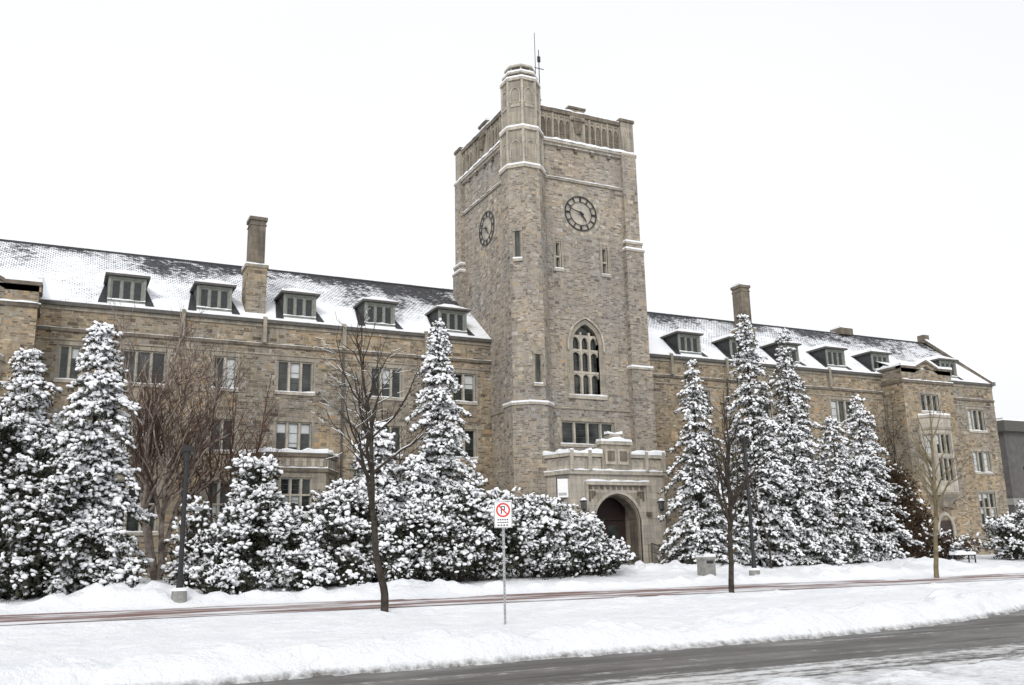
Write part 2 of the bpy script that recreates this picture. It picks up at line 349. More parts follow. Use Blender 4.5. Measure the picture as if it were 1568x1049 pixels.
def bay(x0,x1,Y):
    F=Frame((0,Y,0),(0,-1,0)); ops=[]
    cx=(x0+x1)/2
    ops.append((cx-.95,cx+.95,11.75,13.1)); window(win,F,cx-.95,cx+.95,11.75,13.1,3,(),True,0)
    walls.wall(F,x0,x1,.3,15.0,ops,'wall')
    FL=Frame((x0,0,0),(-1,0,0)); walls.wall(FL,-52,-Y,.3,15.0,[],'wall')
    FR=Frame((x1,0,0),(1,0,0)); walls.wall(FR,Y,52,.3,15.0,[],'wall')
    trim.box(F,x0-.06,x1+.06,13.9,14.1,-.1,.1,'trim_d'); trim.snowcap(F,x0,x1,-.05,.12,14.1,.06)
    trim.box(FL,-52,-Y-.1,13.9,14.1,-.1,.1,'trim_d'); trim.box(FR,Y+.1,52,13.9,14.1,-.1,.1,'trim_d'); trim.snowcap(FR,Y,51,-.05,.12,14.1,.06)
    for a,b_,za,zb in ((x0-.1,cx-1.2,15.0,15.0),(cx-1.2,cx,15.05,15.6),(cx,cx+1.2,15.6,15.05),(cx+1.2,x1+.1,15.0,15.0)):
        P=F.p
        for k,h0,h1,dd in (('wall',-.3,0,.0),('trim_d',0,.18,.1),('snow',.18,.34,.11)):
            trim.face([P(a,za+h0,dd),P(b_,zb+h0,dd),P(b_,zb+h1,dd),P(a,za+h1,dd)],k)
            trim.face([P(b_,zb+h0,-.4),P(a,za+h0,-.4),P(a,za+h1,-.4),P(b_,zb+h1,-.4)],k)
            trim.face([P(a,za+h1,dd),P(b_,zb+h1,dd),P(b_,zb+h1,-.4),P(a,za+h1,-.4)],k)
            trim.face([P(a,za+h0,-.4),P(b_,zb+h0,-.4),P(b_,zb+h0,dd),P(a,za+h0,dd)],k)
    trim.box(FL,-51.3,-Y-.4,15.0,15.17,-.4,.1,'trim_d'); trim.snowcap(FL,-51.3,-Y,-.3,.12,15.17,.14)
    trim.box(FR,Y+.4,51.3,15.0,15.17,-.4,.1,'trim_d'); trim.snowcap(FR,Y,51.3,-.3,.12,15.17,.14)
    sn.face([(x0,Y,14.9),(x1,Y,14.9),(x1,53,16.7),(x0,53,16.7)],'snow')
    sn.face([(x1,Y,14.9),(x1,51,14.9),(x1,53,16.4),(x1,53,16.7)],'snow')
    P=[(cx-1.45,Y+.05),(cx-.95,Y-.8),(cx+.95,Y-.8),(cx+1.45,Y+.05)]
    for i in range(3):
        a=np.array(P[i]);b_=np.array(P[i+1]); t=b_-a; L=np.linalg.norm(t); n=np.array([t[1],-t[0]])/L
        Fo=Frame((a[0],a[1],0),(n[0],n[1],0)); ln=3 if i==1 else 1
        op=[(.15,L-.15,6.5,8.2),(.15,L-.15,8.5,10.0)]
        walls.wall(Fo,0,L,5.6,11.2,op,'trim_l'); 
        for o in op: window(win,Fo,o[0],o[1],o[2],o[3],ln,(),False,.15,'trim_l',.2,False,False)
        trim.box(Fo,-.05,L+.05,10.3,10.45,-.1,.08,'trim'); trim.box(Fo,-.05,L+.05,11.2,11.4,-.15,.08,'trim_l'); trim.snowcap(Fo,0,L,-.3,.08,11.4,.1)
        trim.box(Fo,0,L,5.45,5.65,-.1,.1,'trim')
    trim.face([(p[0],p[1],11.25) for p in P],'snow')
    trim.cone((cx,Y),.5,4.6,1.2,5.5,8,'trim')
    trim.archband(F,cx-.7,cx+.7,3.2,4.0,.25,1.0,0,.12,'trim_l','tudor'); trim.box(F,cx-.7,cx+.7,1.0,3.6,0,.03,'wood')
bay(56.9,62.3,49); bay(-6.7,-1.3,49)
def canted(pts):
    for i in range(len(pts)-1):
        a=np.array(pts[i]);b_=np.array(pts[i+1]); t=b_-a; L=np.linalg.norm(t); n=np.array([t[1],-t[0]])/L
        yield i,Frame((a[0],a[1],0),(n[0],n[1],0)),L
cb=[(8.9,51.02),(9.9,49.2),(13.1,49.2),(14.1,51.02)]
for i,F,L in canted(cb):
    op=[(L/2-.85,L/2+.85,4.2,6.0)] if i==1 else [(L/2-.3,L/2+.3,4.2,6.0)]
    walls.wall(F,0,L,.3,7.1,op,'trim')
    for o in op: window(win,F,*o,3 if i==1 else 1,(5.1,),False,.2,'trim_l')
    trim.box(F,-.08,L+.08,6.3,6.5,-.1,.1,'trim_d'); trim.snowcap(F,-.05,L+.05,0,.1,6.5,.05); trim.box(F,-.08,L+.08,7.1,7.3,-.35,.1,'trim_d'); trim.snowcap(F,-.05,L+.05,-.3,.12,7.3,.15)
    for k in range(int(L/.45)): trim.box(F,.12+k*.45,.32+k*.45,6.6,7.0,-.05,.05,'trim_l')
trim.face([(p[0],p[1],7.0) for p in cb],'snow')
walls.obj('walls',hall); win.obj('windows',hall); trim.obj('stone_trim',hall); sn.obj('ledge_snow',hall); roof.obj('slate_roof',hall); dm.obj('dormers',hall); ch.obj('chimneys',hall)
# ================================================================== TOWER
tower=empty('clock_tower')
X0,X1,Y0,Y1=23.7,32.2,47.0,55.6
tw=MB(); tt=MB(); tg=MB()
FS=Frame((0,Y0,0),(0,-1,0)); FWs=Frame((X0,0,0),(-1,0,0)); FEs=Frame((X1,0,0),(1,0,0)); FN=Frame((0,Y1,0),(0,1,0))
ops=[(27.25,29.05,11.0,15.3),(26.3,26.7,18.6,20.35),(29.6,30.0,18.6,20.35),(26.3,29.9,8.0,9.35)]
tw.wall(FS,X0,X1,.3,26.6,ops,'wall_t',.35)
tw.wall(FWs,-Y1,-Y0,.3,26.6,[],'wall_t',.35)
tw.wall(FEs,Y0,Y1,.3,26.6,[],'wall_t'); tw.wall(FN,-X1,-X0,.3,26.6,[],'wall_t')
for F,u in ((FS,26.3),(FS,29.6)):
    window(tg,F,u,u+.4,18.6,20.35,1,(19.4,),False,0,'trim_l',.3,True,False); tt.box(F,u-.15,u,18.5,20.5,-.1,.03,'trim'); tt.box(F,u+.4,u+.55,18.5,20.5,-.1,.03,'trim'); tt.box(F,u-.15,u+.55,20.5,20.7,-.1,.035,'trim')
window(tg,FS,26.3,29.9,8.0,9.35,4,(),True,0)
tg.quad(FS,27.25,29.05,11.0,15.3,-.3,'glass')
tt.archplate(FS,27.25,29.05,14.1,15.28,15.3,-.3,-.02,'trim_l')
tt.archband(FS,27.25,29.05,14.1,15.28,.28,10.9,-.3,.04,'trim'); tt.archband(FS,26.97,29.33,14.1,15.62,.12,13.6,-.0,.13,'trim_l')
for u in (27.82,28.42): tt.box(FS,u-.0,u+.12,11.0,14.8,-.29,-.08,'trim_l')
for z in (12.25,13.6): tt.box(FS,27.25,29.05,z,z+.14,-.29,-.085,'trim_l')
for a in (27.25,27.94,28.54):
    w_=.57 if a==27.25 else .48 if a<28.5 else .51
    for zb in (12.25,13.6): tt.archplate(FS,a,a+w_,zb-.28,zb-.04,zb,-.28,-.12,'trim_l',n=8)
    tt.archplate(FS,a,a+w_,14.1,14.5,14.62,-.28,-.12,'trim_l',n=8)
    for j in range(7): tg.box(FS,a,a+w_,11.25+j*.45,11.27+j*.45,-.298,-.28,'frame_d')
    tg.box(FS,a+w_/2-.012,a+w_/2+.012,11.0,14.4,-.297,-.279,'frame_d')
z=10.9;i=0
while z<14.2:
    q=.12 if i%2 else .3
    tt.box(FS,26.97-q,26.97,z,z+.28,-.05,.02,'trim'); tt.box(FS,29.33,29.33+q,z,z+.28,-.05,.02,'trim'); z+=.284;i+=1
tt.box(FS,26.8,29.5,10.7,10.9,-.1,.1,'trim_l'); tt.snowcap(FS,26.85,29.45,-.28,.1,10.91,.06)
for F,a,b_ in ((FS,X0,X1),(FWs,-Y1,-Y0),(FEs,Y0,Y1),(FN,-X1,-X0)):
    tt.box(F,a,b_,24.35,24.5,-.1,.1,'trim'); tt.snowcap(F,a,b_,-.05,.12,24.5,.045)
    tt.box(F,a-.1,b_+.1,26.6,26.75,-.1,.14,'trim_l'); tt.box(F,a-.2,b_+.2,26.75,26.92,-.4,.26,'trim_l'); tt.snowcap(F,a,b_,0,.29,26.92,.12)
    tt.box(F,a,b_,10.05,10.17,-.1,.06,'trim')
    n=7
    for i in range(n):
        u=a+(b_-a)*(i+.5)/n; tt.box(F,u-.11,u+.11,26.36,26.6,-.1,.16,'trim_d'); tt.snowcap(F,u-.1,u+.1,.1,.16,26.6,.04,.1)
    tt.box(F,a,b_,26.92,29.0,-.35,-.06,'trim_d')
    pw=.44; n=int((b_-a)/pw); pw=(b_-a)/n
    for i in range(n+1):
        u=a+i*pw; big=(i%3==0); r_=.065 if big else .035
        tt.box(F,u-r_,u+r_,26.95,28.85,-.06,.09 if big else .04,'trim')
        if i<n:
            tt.archplate(F,u+.05,u+pw-.05,28.1,28.5,28.87,-.05,.012,'trim',n=8); tt.box(F,u+.05,u+pw-.05,26.95,27.2,-.05,.015,'trim')
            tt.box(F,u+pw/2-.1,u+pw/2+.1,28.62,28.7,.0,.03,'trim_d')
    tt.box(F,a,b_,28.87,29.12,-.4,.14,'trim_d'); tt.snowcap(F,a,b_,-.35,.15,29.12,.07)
    m_=(a+b_)/2+(.2 if F is FS else 0)
    tt.box(F,m_-.55,m_+.55,26.95,29.35,-.4,.12,'trim'); tt.box(F,m_-.62,m_+.62,29.35,29.5,-.42,.2,'trim_d'); tt.snowcap(F,m_-.6,m_+.6,-.4,.2,29.5,.07)
    tt.box(F,m_-.3,m_+.3,28.05,28.75,.12,.2,'trim_d'); tt.box(F,m_-.5,m_+.5,28.5,28.6,.12,.24,'trim_d'); tt.cone(tuple((F.p(m_,0,.2))[:2]),.16,27.6,.3,28.2,6,'trim_d')
tw.face([(X0,Y0,27.6),(X1,Y0,27.6),(X1,Y1,27.6),(X0,Y1,27.6)],'snow')
def buttress(xa,xb,ya,yb,stages,top=29.35):
    z0=.3
    for (z1,g) in stages:
        tw.prism([(xa-g,ya-g),(xb+g,ya-g),(xb+g,yb+g),(xa-g,yb+g)],z0,z1,'wall_t','trim')
        g2=g+.05; tt.prism([(xa-g2,ya-g2),(xb+g2,ya-g2),(xb+g2,yb+g2),(xa-g2,yb+g2)],z1-.14,z1,'trim_l','snow',True)
        g2=g+.04; tt.prism([(xa-g2,ya-g2),(xb+g2,ya-g2),(xb+g2,yb+g2),(xa-g2,yb+g2)],z1,z1+.1,'snow'); z0=z1
    w=xb-xa
    tt.prism([(xa,ya),(xb,ya),(xb,yb),(xa,yb)],z0,top-.2,'trim'); tt.prism([(xa-.08,ya-.08),(xb+.08,ya-.08),(xb+.08,yb+.08),(xa-.08,yb+.08)],top-.2,top,'trim_d','trim_d',True); tt.prism([(xa-.08,ya-.08),(xb+.08,ya-.08),(xb+.08,yb+.08),(xa-.08,yb+.08)],top,top+.09,'snow')
    for Fq,uu in ((Frame((xa,ya,0),(0,-1,0)),w),(Frame((xa,yb,0),(-1,0,0)),yb-ya),(Frame((xb,ya,0),(1,0,0)),yb-ya)):
        for k in range(2):
            a=.12+k*(uu-.14)/2; b_=a+(uu-.34)/2
            tt.archband(Fq,a+.03,b_-.03,28.2,28.6,.05,27.15,0,.04,'trim_l',n=8)
st=[(6.0,.36),(12.8,.28),(20.4,.18),(20.9,.12),(26.95,.05)]
buttress(31.35,32.3,46.8,47.7,st); buttress(31.35,32.3,54.9,55.8,st); buttress(23.5,24.3,54.9,55.8,st)
tc=(24.25,47.1); ph=math.pi/8
def octo(r): return [(tc[0]+r*math.cos(ph+i*math.pi/4),tc[1]+r*math.sin(ph+i*math.pi/4)) for i in range(8)]
R8=1/math.cos(math.pi/8)
for z0,z1,r in ((.3,10.0,1.42),(10.0,24.4,1.32),(24.4,26.9,1.24)): tw.prism(octo(r*R8*.93),z0,z1,'wall_t' if z1<25 else 'trim')
tt.prism(octo(1.14*R8*.93),26.9,30.2,'trim')
for z,r,h in ((10.0,1.46,.14),(24.3,1.4,.2),(26.78,1.34,.2),(30.1,1.24,.18),(30.62,1.1,.12)):
    tt.prism(octo(r*R8*.95),z,z+h,'trim_l','snow',True); tt.prism(octo(r*R8*.945),z+h,z+h+.1,'snow')
tt.prism(octo(.98),30.2,30.7,'trim_d'); tt.prism(octo(.8),30.7,31.15,'trim_d'); 
for i in range(8):
    a=ph+i*math.pi/4; F=Frame((tc[0],tc[1],0),(math.cos(a),math.sin(a),0)); 
    tt.box(F,-.07,.07,26.95,30.1,1.02,1.22,'trim_l'); tt.box(F,-.07,.07,24.55,26.8,1.12,1.34,'trim_l'); tt.box(F,-.05,.05,30.75,31.15,.7,.84,'trim_l')
    F2=Frame((tc[0],tc[1],0),(math.cos(a+ph),math.sin(a+ph),0))
    tt.archband(F2,-.28,.28,29.2,29.6,.06,28.6,1.0,1.12,'trim_l',n=8); tt.box(F2,-.3,.3,28.35,28.5,1.0,1.12,'trim_l'); tt.archband(F2,-.3,.3,25.7,26.1,.06,25.0,1.1,1.2,'trim_l',n=8)
tt.prism(octo(.98),31.15,31.27,'trim_l','snow',True); tt.cone(tc,.95,31.27,.55,31.48,8,'snow',ph); tt.cone(tc,.55,31.48,.12,31.58,8,'snow',ph)
for ang,zl,zh in ((225,18.6,20.3),(270,11.2,12.9)):
    a=math.radians(ang); F=Frame((tc[0],tc[1],0),(math.cos(a),math.sin(a),0)); d=1.32*.93
    tg.box(F,-.13,.13,zl,zh,d-.05,d+.02,'glass')
    for s_ in (-1,1): tt.box(F,-.16 if s_<0 else .13,-.13 if s_<0 else .16,zl,zh,d-.05,d+.09,'trim_d'); tt.box(F,min(s_*.16,s_*.3),max(s_*.16,s_*.3),zl-.1,zh+.1,d-.05,d+.035,'trim')
    tt.box(F,-.3,.3,zh,zh+.18,d-.05,d+.1,'trim'); tt.box(F,-.3,.3,zl-.15,zl,d-.05,d+.12,'trim_l'); tt.snowcap(F,-.28,.28,d-.02,d+.12,zl,.07,.2)
def clock(F,u,z,par):
    B=MB(); n=48
    for r0,r1,d in ((1.08,1.14,.10),(.75,.785,.10)):
        for i in range(n):
            a=2*math.pi*i/n;b_=2*math.pi*(i+1)/n
            q=lambda r,t,dd:F.p(u+r*math.cos(t),z+r*math.sin(t),dd)
            B.face([q(r0,a,d),q(r1,a,d),q(r1,b_,d),q(r0,b_,d)],'metal'); B.face([q(r1,a,.06),q(r1,b_,.06),q(r1,b_,d),q(r1,a,d)],'metal'); B.face([q(r0,a,d),q(r0,b_,d),q(r0,b_,.06),q(r0,a,.06)],'metal')
    def bar(t,r0,r1,w,d0,d1,k='metal',w1=None):
        w1=w if w1 is None else w1
        c,s_=math.cos(t),math.sin(t); 
        P=[(r0*c-w*s_,r0*s_+w*c),(r0*c+w*s_,r0*s_-w*c),(r1*c+w1*s_,r1*s_-w1*c),(r1*c-w1*s_,r1*s_+w1*c)]
        B.face([F.p(u+p[0],z+p[1],d1) for p in P],k)
        for i in range(4): j=(i+1)%4; B.face([F.p(u+P[i][0],z+P[i][1],d0),F.p(u+P[j][0],z+P[j][1],d0),F.p(u+P[j][0],z+P[j][1],d1),F.p(u+P[i][0],z+P[i][1],d1)],k)
    for h in range(12):
        t=math.radians(90-30*h); 
        for o_ in ((-.05,.0,.05) if h%3==0 else (-.026,.026)): bar(t+o_,.80,1.05,.015,.06,.095)
    for m_ in range(60): bar(math.radians(6*m_),1.04,1.08,.008,.06,.09)
    bar(math.radians(90-6*48),-.2,.92,.045,.13,.17,w1=.018); bar(math.radians(90-30*4.8),-.15,.62,.065,.11,.14,w1=.03)
    for i in range(12):
        a=2*math.pi*i/12;b_=2*math.pi*(i+1)/12; B.face([F.p(u,z,.19),F.p(u+.09*math.cos(a),z+.09*math.sin(a),.18),F.p(u+.09*math.cos(b_),z+.09*math.sin(b_),.18)],'metal')
    B.obj('clock_face',par)
clock(FS,28.15,22.35,tower); clock(FWs,-51.1,22.15,tower)
for F,u,zc in ((FS,28.15,22.35),(FWs,-51.1,22.15)):
    for i in range(40):
        a=2*math.pi*i/40;b_=2*math.pi*(i+1)/40; q=lambda r,t,dd:F.p(u+r*math.cos(t),zc+r*math.sin(t),dd)
        tt.face([q(0,a,.012),q(1.2,a,.012),q(1.2,b_,.012)],'trim_l'); tt.face([q(1.2,a,0),q(1.2,b_,0),q(1.2,b_,.012),q(1.2,a,.012)],'trim')
        tt.face([q(1.2,a,.02),q(1.42,a,.02),q(1.42,b_,.02),q(1.2,b_,.02)],'trim' if i%3 else 'trim_l')
ant=MB()
for x,y,h,r in ((26.5,49.2,35.7,.035),(27.1,49.8,34.9,.05),(25.9,49.6,33.0,.025)): ant.cone((x,y),r,27.6,r*.6,h,6,'metal')
Fm=Frame((27.1,49.8,0),(0,-1,0)); ant.box(Fm,-.5,.1,31.2,31.26,-.02,.02,'metal'); ant.box(Fm,-.35,.35,33.5,33.54,-.02,.02,'metal'); ant.box(Fm,-.10,.10,34.0,34.4,-.05,.05,'metal')
ant.obj('roof_antennas',tower)
# ---- porch
po=MB(); PY=44.2
pts=[(24.7,47.0),(24.5,46.0),(25.15,PY),(31.25,PY),(31.9,46.0),(31.9,47.0)]
pz=6.95
for i,F,L in canted(pts):
    if i==2: po.wall(F,0,L,.3,pz,[(26.6-25.15,29.6-25.15,1.2,5.0)],'trim_l',1.6)
    else: po.wall(F,0,L,.3,pz,[],'trim_l')
    po.box(F,-.04,L+.04,.3,2.2,-.1,.14,'trim') if i!=2 else [po.box(F,-.04,1.1,.3,2.2,-.1,.14,'trim'),po.box(F,4.8,L+.04,.3,2.2,-.1,.14,'trim')]
    po.box(F,-.06,L+.06,6.0,6.2,-.1,.16,'trim_l'); po.snowcap(F,-.04,L+.04,0,.17,6.2,.07)
    n=max(1,int(L/.42)); w=L/n
    for j in range(n):
        if i==2 and abs((j+.5)*w-(28.1-25.15))<.95: continue
        po.box(F,j*w+.05,j*w+.12,6.3,6.9,.0,.05,'trim_l'); po.archplate(F,j*w+.12,j*w+w+.05,6.65,6.82,6.9,.0,.045,'trim_l',n=6)
    if i!=2 : po.box(F,-.1,L+.1,pz,pz+.18,-.35,.16,'trim_l'); po.snowcap(F,-.1,L+.1,-.3,.18,pz+.18,.16)
    if i==2:
        c0=28.1-25.15
        for a,b_ in ((-.1,c0-.95),(c0+.95,L+.1)): po.box(F,a,b_,pz,pz+.18,-.35,.18,'trim_l'); po.snowcap(F,a,b_,-.3,.2,pz+.18,.16)
        po.box(F,c0-.95,c0+.95,6.25,7.65,-.35,.14,'trim'); po.box(F,c0-1.05,c0+1.05,7.65,7.83,-.38,.22,'trim_l'); po.snowcap(F,c0-1.0,c0+1.0,-.35,.24,7.83,.16)
        po.box(F,c0-.5,c0+.5,7.83,8.15,-.3,.08,'trim'); po.box(F,c0-.35,c0+.35,8.15,8.27,-.3,.1,'trim_l');po.snowcap(F,c0-.48,c0+.48,-.3,.1,8.27,.1)
        for k in range(2): po.box(F,c0-.75+k*.8,c0-.05+k*.8,6.55,7.4,.14,.2,'trim_l'); po.box(F,c0-.62+k*.8,c0-.18+k*.8,6.75,7.3,.2,.26,'trim_d')
        for x in (-.05,1.1,L-1.3,L-.15): po.box(F,x,x+.2,6.2,7.3,-.1,.24,'trim_l'); po.snowcap(F,x,x+.2,-.1,.24,7.3,.08,.2)
        u0,u1=1.45,4.45
        po.archplate(F,u0,u1,3.55,4.98,5.0,-1.2,-.03,'trim','tudor',18)
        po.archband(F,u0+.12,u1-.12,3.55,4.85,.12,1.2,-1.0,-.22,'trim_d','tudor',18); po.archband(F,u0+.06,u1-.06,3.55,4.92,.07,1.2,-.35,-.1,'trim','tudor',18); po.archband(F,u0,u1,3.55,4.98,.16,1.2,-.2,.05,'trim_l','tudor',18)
        po.box(F,u0-.55,u1+.55,5.42,5.6,-.1,.2,'trim_l'); po.snowcap(F,u0-.55,u1+.55,0,.22,5.6,.08); 
        for x in (u0-.55,u1+.4): po.box(F,x,x+.15,3.9,5.42,-.05,.15,'trim_l'); po.box(F,x-.04,x+.19,3.75,3.95,-.05,.2,'trim_d')
        for k in range(10): po.box(F,u0-.3+k*.37,u0-.3+k*.37+.2,5.2,5.36,0,.06,'trim_d')
        for s_ in (0,1): 
            for k in range(3): xx=(u0-.3+k*.16) if s_==0 else (u1+.16-k*.16); po.box(F,xx,xx+.1,4.55+k*.16,5.1,0,.05,'trim_d')
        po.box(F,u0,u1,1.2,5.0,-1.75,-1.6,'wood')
        for k in range(2):
            a=u0+.35+k*1.18
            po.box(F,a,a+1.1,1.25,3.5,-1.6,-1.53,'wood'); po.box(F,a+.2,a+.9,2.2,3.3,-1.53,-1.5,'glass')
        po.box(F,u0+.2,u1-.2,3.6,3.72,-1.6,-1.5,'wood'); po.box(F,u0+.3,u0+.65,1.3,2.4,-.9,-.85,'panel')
        for k in range(4):
            po.box(F,u0-.3-k*.05,u1+.3+k*.05,1.2-.17*(k+1),1.2-.17*k,.0 if k else -1.6,.35*(k+1),'conc')
            if k: po.snowcap(F,u0-.3-k*.05,u1+.3+k*.05,.35*k,.35*(k+1),1.2-.17*k,.05)
po.face([(p[0],p[1],pz-.05) for p in pts],'snow')
po.obj('entrance_porch',tower); tw.obj('walls',tower); tt.obj('carved_trim',tower); tg.obj('windows',tower)
for x in (25.72,30.75):
    B=MB(); F=Frame((x,PY,0),(0,-1,0)); c=(x,PY-.4)
    B.box(F,-.02,.02,4.5,4.54,.0,.4,'metal'); B.cone(c,.07,4.0,.15,4.1,6,'metal'); B.cone(c,.14,4.1,.17,4.5,6,'frame_d'); B.cone(c,.22,4.5,.04,4.75,6,'metal'); B.cone(c,.2,4.56,.06,4.72,6,'snow')
    for i in range(6): B.cone((c[0]+.16*math.cos(i*math.pi/3),c[1]+.16*math.sin(i*math.pi/3)),.012,4.1,.012,4.5,4,'metal')
    B.obj('wall_lantern')
B=MB(); F=Frame((24.55,44.6,0),(-.45,-.89,0)); B.box(F,-.03,.03,1.0,5.9,-.02,.02,'metal'); B.box(F,.0,.6,4.75,5.75,-.02,.02,'white'); B.box(F,.08,.52,4.85,5.0,.02,.024,'galv'); B.box(F,-.02,.65,5.77,5.81,-.03,.03,'metal'); B.box(F,.05,.5,3.9,4.5,-.02,.02,'galv'); B.obj('hanging_banner')
B=MB()
def tube(B,a,b_,r,k,n=6):
    a=np.array(a,float);b_=np.array(b_,float);d=b_-a;d/=np.linalg.norm(d);t=np.cross(d,(0,0,1) if abs(d[2])<.9 else (1,0,0));t/=np.linalg.norm(t);s_=np.cross(d,t)
    R=[math.cos(2*math.pi*i/n)*t+math.sin(2*math.pi*i/n)*s_ for i in range(n)]
    for i in range(n): B.face([a+R[i]*r,a+R[(i+1)%n]*r,b_+R[(i+1)%n]*r,b_+R[i]*r],k,True)
for x in (27.0,30.0):
    tube(B,(x,43.9,2.25),(x,40.6,1.5),.04,'frame_d'); tube(B,(x,43.9,1.8),(x,40.6,1.05),.03,'frame_d')
    for y,z1,z0 in ((43.9,2.25,1.0),(42.8,2.0,.8),(41.7,1.75,.7),(40.6,1.5,.6)): tube(B,(x,y,z0),(x,y,z1),.035,'frame_d')
B.obj('stair_handrail')
# ================================================================== neighbour building
B=MB(); F=Frame((80,58,0),(0,-1,0)); FL=Frame((80,58,0),(-1,0,0))
nb=empty('modern_building')
B.wall(F,0,34,.5,12.2,[(2+i*4.2,5+i*4.2,z,z+2) for i in range(7) for z in (2.5,7)],'darkwall'); B.wall(FL,-20,0,.5,12.2,[(-16,-13,7,9),(-9,-6,7,9),(-3.5,-1,7,9)],'darkwall')
for i in range(7):
    for z in (2.5,7): B.quad(F,2+i*4.2,5+i*4.2,z,z+2,-.2,'glass')
for a,b_ in ((-16,-13),(-9,-6),(-3.5,-1)): B.quad(FL,a,b_,7,9,-.2,'glass')
B.box(F,-.5,34.5,12.2,13.2,-20,.5,'gutter'); B.box(F,-.1,34.1,5.4,6.0,-20,.1,'conc'); B.snowcap(F,-.5,34.5,-20,.5,13.2,.15,1); B.obj('walls',nb)
# ================================================================== GROUND
def edge(x):
    if x<12: return 16.4
    if x<28: return 16.4+.0152*(x-12)**2
    return 20.29+.25*(x-28)
def terr(x,y):
    e=edge(x)
    n1=noise.noise(Vector((x*.35,y*.35,0))); n2=noise.noise(Vector((x*1.3,y*1.3,5))); n3=noise.noise(Vector((x*3.2,y*3.2,9)))
    ne=e-5.0+.35*n2+.3*n1
    if y<ne+.0:
        t=min(1,(ne-y)/.8); return -.29+.12*t+.04*n3+.05*t*n2
    ee=e+.25*n2+.16*n3
    if y<ee: return -.29
    base=np.interp(y,[16,18,24,27.5,28.2,32.4,34,38,44,52,60],[-.02,0,.02,.12,.2,.3,.48,.72,1.0,1.05,1.05])
    rise=min(1,(y-ee)/.5); rise=rise**.6
    dd=y-ee
    bank=.17*math.exp(-((dd-1.1)/.9)**2)*(1+.9*n1+.8*n2)+max(0,n3+.05)*.12*math.exp(-((dd-.7)/.8)**2)
    am=1.0 if y<28.0 or y>32.6 else .0
    bump_=am*(.09*n1+.05*n2+.022*n3)
    w=max(0,n2+.15)*.6+max(0,n3)*.35
    berm=am*((.03+.1*max(0,n2)+.06*max(0,n3))*math.exp(-((y-27.2)/.5)**2))+(.14+.32*w)*math.exp(-((y-33.4)/.6)**2)*(1+.6*n1)
    md=0
    for mx,my,mr,mh in ((3.3,35,1.6,.45),(1.6,34.5,1.1,.3),(27.9,39.2,1.6,.45),(25.6,40,1.3,.35),(31.5,39,1.5,.3),(12.5,35,2,.25),(44,38,2.5,.35),(36,36,3,.2)):
        r2=((x-mx)**2+(y-my)**2)/mr**2
        if r2<9: md+=mh*math.exp(-r2)*(1+.6*n2+.35*n3)
    return -.29+(base+.29)*rise+bank+bump_+berm+md
xs=np.concatenate([np.arange(-300,-24,12),np.arange(-24,-6,1.5),np.arange(-6,40,.16),np.arange(40,76,.5),np.arange(76,400,15)])
ys=np.concatenate([np.arange(-200,-6,12),np.arange(-6,9,1),np.arange(9,24,.13),np.arange(24,46,.2),np.arange(46,56,1),np.arange(56,420,20)])
nx,ny=len(xs),len(ys)
V=np.zeros((ny,nx,3)); 
for j,y in enumerate(ys):
    for i,x in enumerate(xs): V[j,i]=(x,y,terr(x,y))
idx=np.arange(nx*ny).reshape(ny,nx)
Fq=np.stack([idx[:-1,:-1],idx[:-1,1:],idx[1:,1:],idx[1:,:-1]],-1).reshape(-1,4)
def npmesh(name,V,Fc,mats,mi=None,smooth=True):
    k=Fc.shape[1]; me=bpy.data.meshes.new(name); me.vertices.add(len(V)); me.vertices.foreach_set('co',np.ascontiguousarray(V,dtype=np.float32).ravel())
    me.loops.add(len(Fc)*k); me.loops.foreach_set('vertex_index',Fc.ravel().astype(np.int32)); me.polygons.add(len(Fc))
    me.polygons.foreach_set('loop_start',(np.arange(len(Fc))*k).astype(np.int32)); me.polygons.foreach_set('loop_total',np.full(len(Fc),k,np.int32))
    for m_ in mats: me.materials.append(m_)
    if mi is not None: me.polygons.foreach_set('material_index',mi.astype(np.int32))
    me.polygons.foreach_set('use_smooth',np.full(len(Fc),smooth)); me.update(calc_edges=True); me.validate(); return me
def link(name,me,parent=None):
    o=bpy.data.objects.new(name,me); S.collection.objects.link(o); o.parent=parent; return o
m,nt,b=newmat('ground_snow')
n1=noise_n(nt,.5,5,pos(nt)); r=ramp(nt,[(.3,(.79,.81,.84)),(.7,(.87,.88,.895))]); nt.links.new(n1,r.inputs[0])
sep=nt.nodes.new('ShaderNodeSeparateXYZ'); g=nt.nodes.new('ShaderNodeNewGeometry'); nt.links.new(g.outputs['Position'],sep.inputs[0])
low=math_n(nt,'MULTIPLY',math_n(nt,'SUBTRACT',-.06,sep.outputs[2]),5.5,True)
n2=noise_n(nt,5,7,pos(nt),.7); d=math_n(nt,'MULTIPLY',low,n2)
dr=ramp(nt,[(.25,0),(.62,1)]); nt.links.new(d,dr.inputs[0])
c=mixc(nt,dr.outputs[0],r.outputs[0],(.2,.19,.175)); nt.links.new(c,b.inputs['Base Color'])
b.inputs['Roughness'].default_value=.75; b.inputs['Specular IOR Level'].default_value=.2
hh=math_n(nt,'ADD',noise_n(nt,1.5,8,pos(nt),.6),math_n(nt,'MULTIPLY',noise_n(nt,9,5,pos(nt),.7),.35)); bump(nt,b,hh,.9,.22)
link('ground',npmesh('ground',V.reshape(-1,3),Fq,[m]))
def strip(name,xs_,f0,f1,zf,mat,nseg=1):
    P=[];Q=[]
    for x in xs_:
        for k in range(nseg+1):
            t=k/nseg; y=f0(x)*(1-t)+f1(x)*t; P.append((x,y,zf(x,y)))
    n=nseg+1
    for i in range(len(xs_)-1):
        for k in range(nseg): a=i*n+k; Q.append((a,a+n,a+n+1,a+1))
    return link(name,npmesh(name,np.array(P),np.array(Q),[mat]))
m,nt,b=newmat('wet_asphalt')
